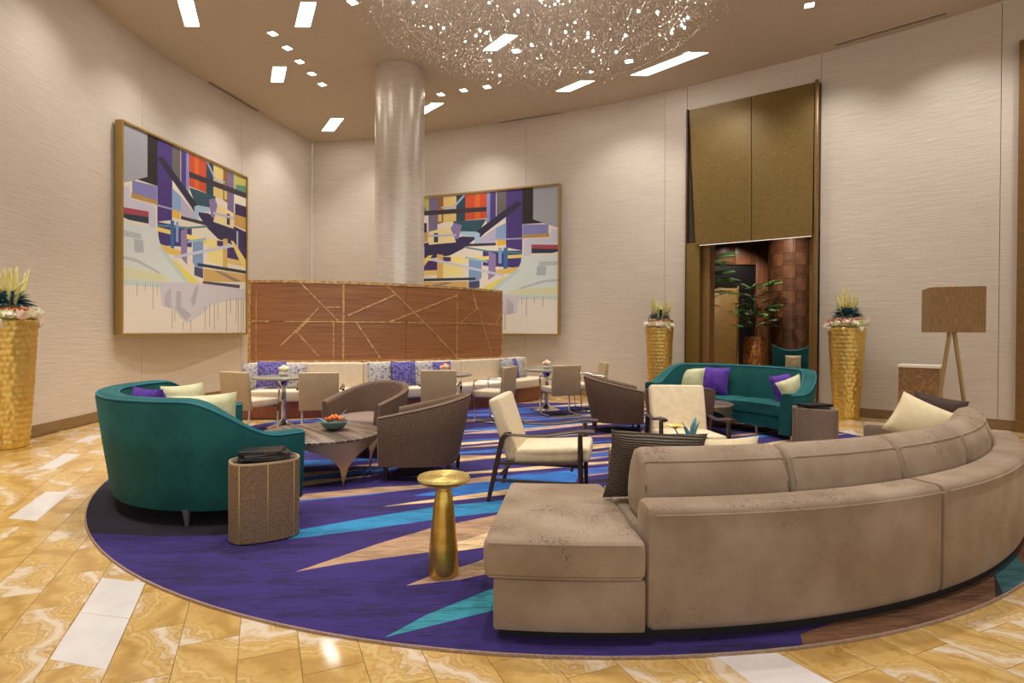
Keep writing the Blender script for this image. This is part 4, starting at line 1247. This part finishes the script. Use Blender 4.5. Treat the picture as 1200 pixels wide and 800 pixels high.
sec_pillow(3.74, 56.2, 'dark_pillow', 'dark brown pillow behind the large cream one on the sectional', 0.40, 0.36, 1.1, -0.15, 0.53, 0.14, 0.12)

# ------------------------------------------------------------ brown tub chairs
def tub_chair():
    t = thing('tub_chair', 'x', 'chair', (0, 0, 0), 0, 'brown woven tub chairs')
    half = [(0, 0), (0.15, 0.02), (0.28, 0.09), (0.37, 0.21), (0.41, 0.38), (0.41, 0.58), (0.395, 0.80)]
    path = catmull([(x, y, 0) for x, y in mirror_path(half)], 41)
    N = normals2(path)
    hf = lambda p: 0.80 - 0.19 * min(1, max(0, p.y / 0.80)) ** 0.9
    lean = lambda p: 0.13 - 0.09 * min(1, p.y / 0.6)
    bm = new_bm(); b_shell(bm, path, hf, 0.15, 0.075, lean, N); shl = obj('shell', bm, 'brown_weave', t, smooth=50)
    bm = new_bm(); b_tube(bm, [(p.x - n.x * 0.004, p.y - n.y * 0.004, hf(p) - 0.012) for p, n in zip(path, N)], 0.006, 6); obj('piping', bm, 'brown_piping', shl)
    for s in (0, -1):
        p, n = path[s], N[s]
        bm = new_bm(); b_tube(bm, [(p.x - n.x * 0.005, p.y, hf(p) - 0.02), (p.x - n.x * 0.035, p.y, 0.17)], 0.005, 6); obj('piping', bm, 'brown_piping', shl)
    inner = [(p.x - n.x * (0.07 + lean(p) * 0.5), p.y - n.y * (0.07 + lean(p) * 0.5)) for p, n in zip(path, N) if p.y < 0.76]
    poly = inner + [(0.31, 0.80), (0.0, 0.83), (-0.31, 0.80)]
    bm = new_bm(); b_prism(bm, [(x * 0.98, y) for x, y in poly], 0.155, 0.30); obj('seat_base', bm, 'brown_weave', t)
    bm = new_bm(); b_prism(bm, poly, 0.30, 0.43, 0.035, 3); obj('seat_cushion', bm, 'brown_seat', t)
    for x, y in ((-0.31, 0.74), (0.31, 0.74), (-0.25, 0.16), (0.25, 0.16)):
        bm = new_bm(); b_lathe(bm, [(0.014, 0.012), (0.026, 0.155)], 10, (x, y, 0)); obj('leg', bm, 'dark_wood', t)
    return t
tb = tub_chair()
for i, (x, y, a, lab) in enumerate([(-0.40, 5.56, 86, 'brown woven tub chair nearest the camera, outer side shown, by the striped coffee table'), (-1.46, 7.02, 157, 'brown woven tub chair facing the camera behind the striped coffee table'),
                                    (1.02, 8.17, -95, 'brown woven tub chair in side view before the last cafe table'), (1.93, 6.52, -14, 'brown woven tub chair behind the cream lounge chair, back to the camera')]):
    if i == 0:
        tb.location, tb.rotation_euler = (x, y, 0), (0, 0, rad(a)); tb['label'] = lab
    else:
        dup(tb, (x, y, 0), rad(a), lab)

# ------------------------------------------------------------ wooden lounge chairs
def lounge_chair(label, loc, rotz):
    t = thing('lounge_chair', label, 'chair', loc, rotz, 'cream lounge chairs with dark wood arms')
    for s in (-1, 1):
        x = s * 0.305
        bm = new_bm(); b_tube(bm, [(x, -0.06, 0.012), (x, 0.0, 0.28), (x, 0.055, 0.53), (x, 0.085, 0.562), (x, 0.13, 0.570)], [0.017, 0.021, 0.022, 0.021, 0.018], 8); obj('leg', bm, 'dark_wood', t)
        bm = new_bm(); b_tube(bm, [(x, 0.70, 0.012), (x, 0.69, 0.30), (x, 0.685, 0.59)], [0.016, 0.022, 0.020], 8); obj('leg', bm, 'dark_wood', t)
        arm = catmull([(x, 0.08, 0.566), (x, 0.22, 0.560), (x, 0.40, 0.566), (x, 0.56, 0.592), (x, 0.68, 0.612), (x, 0.80, 0.612)], 17)
        bm = new_bm(); b_tube(bm, arm, [0.018 + 0.012 * min(1, i / 12) for i in range(17)], 8, flat=(1.25, 0.55)); obj('arm', bm, 'dark_wood', t)
        bm = new_bm(); b_tube(bm, [(x, -0.02, 0.19), (x, 0.69, 0.19)], 0.013, 8); obj('side_rail', bm, 'dark_wood', t)
        bm = new_bm(); b_tube(bm, [(x, 0.02, 0.33), (x, 0.69, 0.35)], 0.014, 8); obj('side_rail', bm, 'dark_wood', t)
        bm = new_bm(); b_lathe(bm, [(0.019, 0.545), (0.019, 0.592)], 10, (x, 0.685, 0)); obj('brass_collar', bm, 'silver_leg', t)
    for y, z in ((0.05, 0.24), (0.62, 0.30)):
        bm = new_bm(); b_tube(bm, [(-0.305, y, z), (0.305, y, z)], 0.013, 8); obj('cross_rail', bm, 'dark_wood', t)
    bm = new_bm(); b_box(bm, (0, 0.45, 0.395), (0.555, 0.62, 0.115), 0.03, 3, rotx=0.07); obj('seat_cushion', bm, 'cream_fabric', t)
    bm = new_bm(); b_box(bm, (0, 0.055, 0.60), (0.555, 0.11, 0.53), 0.03, 3, rotx=0.32); obj('back_cushion', bm, 'cream_fabric', t)
    return t
lounge_chair('cream lounge chair in side view behind the taupe chaise', (-0.07, 4.97, 0), rad(-101))
lounge_chair('cream lounge chair facing the camera behind the dark woven pillow', (1.70, 5.92, 0), rad(178))

# ------------------------------------------------------------ coffee tables on four arched metal feet
def arch_table(label, loc, rotz, r=0.575, h=0.43):
    t = thing('coffee_table', label, 'table', loc, rotz)
    bm = new_bm(); b_lathe(bm, [(r - 0.02, h - 0.03), (r, h - 0.022), (r, h - 0.004), (r - 0.006, h)], 56); obj('tabletop', bm, 'table_stripe', t)
    bm = new_bm()
    n = 96
    rings = []
    for i in range(n):
        a = 2 * PI * i / n
        k = (i % (n // 4)) / (n // 4)              # 0 at a foot, 0.5 at the top of an arch
        d = min(k, 1 - k) * 2
        zb = 0.013 + (h - 0.055) * (min(1.0, max(0, d - 0.035) / 0.92)) ** 0.30
        q = (1 - (h - zb) / h)
        ring = []
        for off, z in ((0, zb), (0, h - 0.026), (-0.014, h - 0.026), (-0.014, zb)):
            w = z / h
            rr2 = r * (0.90 + 0.09 * w) + off
            ring.append((rr2 * Cc(a), rr2 * S(a), z))
        rings.append(ring)
    b_loft(bm, rings, loop=True)
    obj('arched_skirt', bm, 'champagne', t, smooth=50)
    return t
arch_table('round striped wood coffee table on arched champagne feet by the nearest teal sofa', (-1.83, 5.50, 0), rad(-50))
arch_table('round coffee table on arched gold feet, mostly hidden beside the teal sofa by the portal', (2.48, 7.98, 0), rad(-34))
# rose bowl on the striped table
t = thing('rose_bowl', 'shallow glass bowl of orange roses on the striped coffee table', 'flowers', (-1.73, 5.58, 0.431))
bm = new_bm(); b_lathe(bm, [(0.03, 0), (0.055, 0.006), (0.105, 0.035), (0.135, 0.085), (0.13, 0.085), (0.10, 0.042), (0.05, 0.014)], 28); obj('bowl', bm, 'bowl_glass', t)
bm = new_bm(); b_lathe(bm, [(0.05, 0.016), (0.095, 0.042), (0.10, 0.055), (0.03, 0.06)], 18); obj('pebble_bed', bm, 'dark_stone', t)
def b_rose(bm, r):
    b_sphere(bm, (0, 0, 0), r * 0.55, 8, 6)
    for ring_, (n, rad_, tilt) in enumerate(((4, 0.55, 0.9), (6, 0.85, 0.55))):
        for i in range(n):
            a = 2 * PI * i / n + ring_ * 0.5
            d = Vector((Cc(a) * rad_, S(a) * rad_, tilt))
            b_leaf(bm, (0.15 * r * Cc(a), 0.15 * r * S(a), -r * 0.55), d, r * 1.35, r * 1.05, -0.12, 0.25, 3)
for x, y, z, c in ((-0.05, -0.02, 0.10, 'rose_orange'), (0.005, -0.04, 0.115, 'rose_orange'), (0.05, -0.01, 0.105, 'rose_orange'), (0.0, 0.03, 0.12, 'rose_orange'), (0.075, 0.03, 0.095, 'rose_pink'), (-0.03, 0.045, 0.095, 'rose_orange')):
    bm = new_bm(); b_rose(bm, 0.042); obj('rose', bm, c, t, loc=(x, y, z), rot=(x * 4, y * 4, x * 30))
for d, ln in (((0.5, 0.2, 1.0), 0.20), ((0.7, 0.1, 0.8), 0.16), ((-0.9, 0.1, 0.55), 0.15), ((-1, -0.2, 0.35), 0.13), ((1, -0.3, 0.35), 0.15)):
    bm = new_bm(); b_leaf(bm, (d[0] * 0.06, d[1] * 0.06, 0.06), d, ln, 0.035, 0.15); obj('leaf', bm, 'leaf_blue', t, smooth=60)

# low table between sectional and lounge chair
t = thing('coffee_table', 'low pale-topped table with dark wood slab sides behind the woven pillow', 'table', (1.47, 4.84, 0), rad(-22))
bm = new_bm(); b_box(bm, (0, 0, 0.425), (1.18, 0.50, 0.035), 0.006, 2); obj('tabletop', bm, 'white_top', t)
for s in (-1, 1):
    bm = new_bm(); b_box(bm, (s * 0.575, 0, 0.2115), (0.05, 0.52, 0.40), 0.008, 2); obj('slab_leg', bm, 'baseboard_bronze' if False else 'burl', t)
bm = new_bm(); b_box(bm, (0, 0, 0.36), (1.10, 0.40, 0.06), 0.004, 1); obj('apron', bm, 'dark_wood', t)
t = thing('succulent_bowl', 'low dish with a yellow orchid and pointed blue leaves on the pale-topped table', 'plant', (1.52, 4.98, 0.443))
bm = new_bm(); b_lathe(bm, [(0.06, 0), (0.15, 0.012), (0.19, 0.045), (0.18, 0.045), (0.14, 0.018)], 24); obj('dish', bm, 'dark_stone', t)
for i, (a, e, ln, w_) in enumerate([(0.3, 1.5, 0.17, 0.07), (2.6, 1.2, 0.18, 0.05), (0.9, 1.2, 0.22, 0.06), (-0.4, 1.3, 0.20, 0.06), (1.9, 0.9, 0.16, 0.05), (-1.2, 0.7, 0.13, 0.05)]):
    d = (Cc(a) * Cc(e), S(a) * Cc(e), S(e))
    bm = new_bm(); b_leaf(bm, (0.045 + 0.02 * Cc(a), 0.02 * S(a), 0.02), d, ln, w_, 0.05, 0.25); obj('pointed_leaf', bm, 'leaf_blue' if i % 3 != 1 else 'succulent', t, smooth=60)
for i in range(6):
    a = 2 * PI * i / 6
    bm = new_bm(); b_leaf(bm, (-0.10, 0, 0.12), (Cc(a), S(a) * 0.8, 0.55), 0.11, 0.085, 0.25, 0.1); obj('petal', bm, 'spike_gold' if i % 2 else 'spike_yellow', t, smooth=60)
bm = new_bm(); b_tube(bm, [(-0.02, 0, 0.015), (-0.07, 0, 0.07), (-0.10, 0, 0.125)], 0.006, 5); obj('stem', bm, 'leaf_green', t)
bm = new_bm(); b_leaf(bm, (0.10, 0.0, 0.03), (1, -0.2, 0.2), 0.12, 0.06, 0.3, 0.1); obj('leaf', bm, 'leaf_green', t, smooth=60)

# ------------------------------------------------------------ drum tables with menu folders
def drum(label, loc, rotz, L, W, Hh, mat):
    t = thing('drum_table', label, 'table', loc, rotz, None)
    n = 72
    def oval(off):
        out = []
        for i in range(n):
            a = 2 * PI * i / n
            ex = 2 / 2.6
            out.append(((L / 2 + off) * (1 if Cc(a) >= 0 else -1) * abs(Cc(a)) ** ex, (W / 2 + off) * (1 if S(a) >= 0 else -1) * abs(S(a)) ** ex))
        return out
    o0, o1, o2 = oval(0), oval(-0.012), oval(-0.02)
    bm = new_bm(); b_prism(bm, o2, 0.012, Hh - 0.022); obj('core', bm, 'black_leather', t)
    bm = new_bm()
    b_loft(bm, [[(*o0[i], Hh - 0.012), (*o0[i], Hh), (*o1[i], Hh), (*o2[i], Hh - 0.022)] for i in range(n)], loop=True); obj('rim', bm, 'drum_rim', t)
    for k in range(8):
        bm = new_bm()
        idx = [(k * 9 + j) % n for j in range(10)]
        P_ = [Vector((*o0[i], 0)) for i in idx]
        P_[0] = P_[0].lerp(P_[1], 0.08); P_[-1] = P_[-1].lerp(P_[-2], 0.08)
        b_loft(bm, [[(p.x, p.y, 0.02), (p.x, p.y, Hh - 0.013), (p.x * 0.95, p.y * 0.93, Hh - 0.013), (p.x * 0.95, p.y * 0.93, 0.02)] for p in P_])
        obj('side_panel', bm, mat, t)
        p = Vector((*o0[k * 9], 0))
        bm = new_bm(); b_box(bm, (p.x * 0.996, p.y * 0.996, Hh / 2 + 0.003), (0.005, 0.005, Hh - 0.03)); obj('brass_line', bm, 'bright_brass', t)
    return t
D1 = (-1.665, 3.87)
drum('oval leather-clad drum table with brass lines beside the nearest teal sofa', (D1[0], D1[1], 0), rad(30), 0.44, 0.31, 0.535, 'drum_leather')
D2 = (3.56, 6.72)
drum('oval taupe drum table beside the teal sofa by the portal', (D2[0], D2[1], 0), rad(-30), 0.48, 0.34, 0.53, 'drum_grey')
def folder(label, loc, rotz, w=0.30, d=0.22, grp='menu folders on the drum tables', h=0.018):
    t = thing('menu_folder', label, 'menu', loc, rotz, grp)
    bm = new_bm(); b_box(bm, (0, 0, h - 0.002), (w, d, 0.004), 0.0015, 1); obj('cover', bm, 'black_leather', t, smooth=0)
    bm = new_bm(); b_box(bm, (0, 0, 0.002), (w, d, 0.004), 0.0015, 1); obj('cover', bm, 'black_leather', t, smooth=0)
    bm = new_bm(); b_box(bm, (0, 0.004, h / 2), (w - 0.016, d - 0.014, h - 0.008)); obj('pages', bm, 'vent_dark', t, smooth=0)
    bm = new_bm(); b_box(bm, (-w / 2 + 0.002, 0, h / 2), (0.006, d, h), 0.002, 1); obj('spine', bm, 'black_leather', t, smooth=0)
z = 0.536
folder('lowest black menu folder on the drum table by the nearest teal sofa', (D1[0] - 0.01, D1[1] + 0.015, z), rad(24), 0.32, 0.22)
folder('middle black menu folder on the drum table by the nearest teal sofa', (D1[0] + 0.0, D1[1] + 0.02, z + 0.0185), rad(34), 0.30, 0.20)
folder('topmost black menu folder on the drum table by the nearest teal sofa', (D1[0] - 0.03, D1[1] + 0.03, z + 0.037), rad(12), 0.27, 0.18)
t = thing('charging_cable', 'thin dark cable curling over the menu folders', 'cable', (D1[0] + 0.09, D1[1] - 0.02, z + 0.04))
bm = new_bm(); b_tube(bm, catmull([(-0.10, 0.0, 0.020), (-0.04, -0.05, 0.002), (0.02, 0.02, 0.012), (0.06, -0.02, 0.002), (0.11, 0.03, -0.015)], 24), 0.004, 6); obj('cord', bm, 'vent_dark', t)
folder('lower black menu folder on the drum table by the portal sofa', (D2[0] - 0.02, D2[1], 0.531), rad(-20), 0.34, 0.22)
folder('upper black menu folder on the drum table by the portal sofa', (D2[0] + 0.0, D2[1] - 0.01, 0.5495), rad(14), 0.34, 0.20, h=0.026)

# ------------------------------------------------------------ gold pedestal table
t = thing('pedestal_table', 'small gold pedestal table with a swirled round top in front of the chaise', 'table', (-0.385, 3.27, 0))
bm = new_bm(); b_lathe(bm, [(0.080, 0.012), (0.086, 0.022), (0.088, 0.05), (0.080, 0.18), (0.060, 0.38), (0.048, 0.475), (0.040, 0.495)], 40); obj('pedestal', bm, 'gold_side', t)
bm = new_bm(); b_lathe(bm, [(0.082, 0.0115), (0.086, 0.022)], 40); obj('foot_ring', bm, 'drum_rim', t)
bm = new_bm(); b_lathe(bm, [(0.034, 0.49), (0.032, 0.512), (0.048, 0.522)], 32); obj('neck', bm, 'gold_side', t)
bm = new_bm(); b_lathe(bm, [(0.045, 0.518), (0.110, 0.528), (0.142, 0.545), (0.150, 0.562), (0.146, 0.574), (0.134, 0.575), (0.02, 0.569), (0.0005, 0.569)], 48); obj('tabletop', bm, 'gold_top', t)

# ------------------------------------------------------------ gold planters with flower arrangements
def planter(label, loc, r0, r1, hh):
    t = thing('planter', label, 'planter', loc, 0, 'tall hammered gold planters')
    bm = new_bm()
    n, m_ = 80, 96
    rows = 22
    rings = []
    for j in range(m_ + 1):
        z = 0.03 + (hh - 0.03) * j / m_
        base = r0 + (r1 - r0) * (z / hh) ** 0.8
        ring = []
        for i in range(n):
            a = 2 * PI * i / n
            rw = z / hh * rows
            k = int(rw)
            ph = (a / (2 * PI) * 18 + 0.5 * (k % 2) + 0.18 * S(k * 2.3)) % 1.0
            bump_ = max(0.0, 1 - (2 * ph - 1) ** 2) * (1 - (2 * (rw - k) - 1) ** 4) * (1.0 - 0.4 * (rw - k))
            rr_ = base + 0.016 * bump_ if 0 < j < m_ else base
            ring.append((rr_ * Cc(a), rr_ * S(a), z))
        rings.append(ring)
    b_loft(bm, rings)
    obj('body', bm, 'gold_planter', t, smooth=80)
    bm = new_bm(); b_lathe(bm, [(r0 + 0.035, 0.0), (r0 + 0.035, 0.02), (r0 + 0.005, 0.03)], 40); obj('base_plate', bm, 'gold_planter', t)
    return t
def arrangement(label, loc, R, seed):
    r = random.Random(seed)
    t = thing('flower_arrangement', label, 'flowers', loc, 0, 'flower arrangements in the gold planters')
    bm = new_bm(); b_lathe(bm, [(R * 0.8, -0.02), (R * 1.0, 0.03), (R * 0.95, 0.11), (R * 0.7, 0.13), (0.05, 0.14)], 26); obj('green_collar', bm, 'moss_green', t)
    bm = new_bm()
    for i in range(150):
        a, q = r.uniform(0, 2 * PI), r.uniform(0.55, 1.0) * R
        b_sphere(bm, (q * Cc(a), q * S(a), 0.115 + 0.03 * (1 - q / R)), 0.020, 5, 4)
    tag(obj('orange_moss', bm, 'moss_orange', t), kind='stuff')
    for i in range(15):
        a = 2 * PI * i / 15 + r.uniform(-0.1, 0.1)
        if PI * 0.15 < a < PI * 0.8 and False:
            continue
        bm = new_bm(); b_rose(bm, r.uniform(0.055, 0.075))
        drop = -0.10 if (i % 5 == 2) else 0.0
        obj('rose', bm, 'rose_pink' if i % 4 == 2 else 'rose_white', t, loc=(R * 1.02 * Cc(a), R * 1.02 * S(a), 0.055 + drop + r.uniform(-0.02, 0.03)), rot=(S(a) * -0.9, Cc(a) * 0.9, r.uniform(0, 3)))
    bm = new_bm()
    for i in range(130):
        a, e = r.uniform(0, 2 * PI), r.uniform(0.1, 1.3)
        q = R * 0.45
        b_leaf(bm, (q * 0.5 * Cc(a), q * 0.5 * S(a), 0.16 + 0.07 * S(e)), (Cc(a) * Cc(e), S(a) * Cc(e), S(e) * 0.7), r.uniform(0.14, 0.23), 0.05, 0.25, 0.2, 4)
    tag(obj('blue_foliage', bm, 'succulent', t, smooth=60), kind='stuff')
    for i in range(16):
        a = 2 * PI * i / 16 + r.uniform(-0.2, 0.2)
        q = r.uniform(0.25, 1.0) if i else 0.05
        top = Vector((q * 0.29 * Cc(a), q * 0.29 * S(a), r.uniform(0.50, 0.74) - 0.12 * q))
        mid = Vector((top.x * 0.65, top.y * 0.65, 0.34))
        pts = catmull([(0.1 * Cc(a) * q, 0.1 * S(a) * q, 0.13), mid, top], 9)
        bm = new_bm()
        b_tube(bm, pts, [0.012, 0.015, 0.020, 0.024, 0.025, 0.022, 0.017, 0.010, 0.003], 6)
        for k in range(10):
            p = pts[2].lerp(pts[8], k / 10)
            aa = k * 2.4
            b_leaf(bm, p, (Cc(aa) * 0.7, S(aa) * 0.7, 0.8), 0.06 - 0.003 * k, 0.022, 0, 0.1, 2)
        obj('spike', bm, 'spike_yellow', t, smooth=60)
    bm = new_bm()
    for i in range(16):
        a = r.uniform(0, 2 * PI)
        b_leaf(bm, (0.02 * Cc(a), 0.02 * S(a), 0.2), (Cc(a) * 0.6, S(a) * 0.6, 0.8), r.uniform(0.15, 0.25), 0.04, 0.05, 0.2, 4)
    tag(obj('gold_tuft', bm, 'spike_gold', t, smooth=60), kind='stuff')
    return t
for (x, y, r1), lp, la, sd in [((-5.80, 6.62, 0.25), 'tall hammered gold planter against the plain wall, cut by the picture edge', 'flowers and yellow spikes in the planter by the plain wall', 2),
                          ((2.86, 11.12, 0.255), 'tall hammered gold planter between the second painting and the portal', 'flowers and yellow spikes in the planter between painting and portal', 4),
                          ((5.49, 9.40, 0.265), 'tall hammered gold planter between the portal and the burl cabinet', 'flowers and yellow spikes in the planter next to the burl cabinet', 9)]:
    planter(lp, (x, y, 0), 0.165, r1, 1.50)
    arrangement(la, (x, y, 1.50), r1, sd)

# ------------------------------------------------------------ burl cabinet and floor lamp
t = thing('cabinet', 'burl wood pedestal cabinet with a white top against the curved wall', 'cabinet', (6.15, 8.62, 0), rad(-42))
bm = new_bm(); b_box(bm, (0, 0, 0.45), (0.50, 0.44, 0.90), 0.004, 1); obj('body', bm, 'burl', t)
bm = new_bm(); b_box(bm, (0, 0, 0.92), (0.52, 0.46, 0.04), 0.004, 1); obj('top_slab', bm, 'white_top', t)
t = thing('floor_lamp', 'floor lamp with a large brown linen box shade on slanted brass legs', 'lamp', (5.08, 6.62, 0), rad(-26))
bm = new_bm()
sh = 0.25
b_loft(bm, [[(sx * (sh - o), sy * (sh - o), z_) for o, z_ in ((0, 1.42), (0, 1.93), (0.008, 1.93), (0.008, 1.42))] for sx, sy in ((-1, -1), (1, -1), (1, 1), (-1, 1))], loop=True); obj('shade', bm, 'lamp_linen', t, smooth=0)
bm = new_bm(); b_box(bm, (0, 0, 1.915), (2 * sh - 0.02, 2 * sh - 0.02, 0.006)); obj('shade_diffuser', bm, 'page_white', t, smooth=0)
bm = new_bm(); b_lathe(bm, [(0.006, 1.918), (0.006, 1.94), (0.04, 1.942), (0.04, 1.955), (0.01, 1.96)], 14); obj('finial', bm, 'bright_brass', t)
for x, y in ((-0.17, 0.0), (0.17, 0.0)):
    bm = new_bm(); b_tube(bm, [(x * 1.15, y * 1.15, 0.0), (x * 0.10, y * 0.10, 1.46)], [0.020, 0.020], 8, flat=(1.1, 1.1)); obj('leg', bm, 'lamp_metal', t)
bm = new_bm(); b_box(bm, (0, 0, 0.01), (0.46, 0.26, 0.02), 0.006, 1); obj('foot_plate', bm, 'lamp_metal', t)
bm = new_bm(); b_tube(bm, [(0, 0, 1.44), (0, 0, 1.92)], 0.012, 8); obj('stem', bm, 'lamp_metal', t)

# ------------------------------------------------------------ crystal cloud over the rug
ch = thing('chandelier', 'wide cloud of tiny hanging crystals and points of light under the ceiling', 'chandelier', (0.30, 6.95, CEIL))
cr = random.Random(11)
verts, faces = [], []
wv, wf_ = [], []
def in_cloud():
    while True:
        a, q = cr.uniform(0, 2 * PI), math.sqrt(cr.random()) * 2.75
        z = cr.uniform(-1.55, -0.05)
        edge = 2.75 * math.sqrt(max(0.0, 1 - ((z + 0.25) / 1.32) ** 2)) if z < -0.25 else 2.75
        if q < edge * cr.uniform(0.72, 1.03):
            return q * Cc(a), q * S(a), z
def crystal(x, y, z, s):
    k = len(verts)
    rx, ry, ra = cr.uniform(-0.5, 0.5), cr.uniform(-0.5, 0.5), cr.uniform(0, PI)
    R3 = Matrix.Rotation(ra, 3, 'Z') @ Matrix.Rotation(rx, 3, 'X') @ Matrix.Rotation(ry, 3, 'Y')
    for v_ in ((s, 0, 0), (0, s, 0), (-s, 0, 0), (0, -s, 0), (0, 0, 1.7 * s), (0, 0, -1.7 * s)):
        q = R3 @ Vector(v_)
        verts.append((x + q.x, y + q.y, z + q.z))
    for i in range(4):
        j = (i + 1) % 4
        faces.append((k + i, k + j, k + 4)); faces.append((k + j, k + i, k + 5))
for _ in range(30000):
    crystal(*in_cloud(), cr.uniform(0.0032, 0.0065))
# swirls: crystals strung along tilted rings
for _ in range(34):
    q0, a0_, z0_, ln_ = cr.uniform(0.6, 2.6), cr.uniform(0, 2 * PI), cr.uniform(-1.2, -0.15), cr.uniform(0.6, 2.2)
    q0 *= math.sqrt(max(0.12, 1 - max(0, -(z0_ + 0.35) / 1.22) ** 2))
    tl = cr.uniform(-0.10, 0.10)
    pts = []
    for i in range(int(ln_ * q0 * 42) + 4):
        a = a0_ + ln_ * i / (int(ln_ * q0 * 42) + 4)
        p = (q0 * Cc(a) + cr.gauss(0, 0.006), q0 * S(a) + cr.gauss(0, 0.006), z0_ + tl * S(2 * a) + cr.gauss(0, 0.008))
        crystal(*p, cr.uniform(0.004, 0.007))
        pts.append(p)
    for p, q in zip(pts, pts[1:]) if _ % 3 == 0 else ():
        k = len(wv)
        for e in (p, q):
            wv += [(e[0], e[1], e[2] - 0.0012), (e[0], e[1], e[2] + 0.0012)]
        wf_.append((k, k + 1, k + 3, k + 2))
for _ in range(420):
    x, y, z_ = in_cloud()
    k = len(wv)
    w = 0.0010
    wv += [(x - w, y, z_), (x + w, y, z_), (x + w, y, 0), (x - w, y, 0)]
    wf_.append((k, k + 1, k + 2, k + 3))
me = bpy.data.meshes.new('crystal_drops'); me.from_pydata(verts, [], faces); me.materials.append(MATS['crystal'])
o = bpy.data.objects.new('crystal_drops', me); COL.objects.link(o); o.parent = ch; o['kind'] = 'stuff'
me = bpy.data.meshes.new('hanging_wire'); me.from_pydata(wv, [], wf_); me.materials.append(MATS['fine_wire'])
o = bpy.data.objects.new('hanging_wire', me); COL.objects.link(o); o.parent = ch; o['kind'] = 'stuff'
bm = new_bm(); b_sphere(bm, (0, 0, 0), 0.013, 8, 6)
led = None
for i in range(76):
    x, y, z_ = in_cloud()
    if led is None:
        led = obj('light_point', bm, 'led', ch, loc=(x, y, z_))
    else:
        again(led, ch, (x, y, z_))
bm = new_bm(); b_lathe(bm, [(0.9, 0), (0.9, -0.03), (0.85, -0.035)], 48); obj('canopy', bm, 'ceiling_paint', ch)
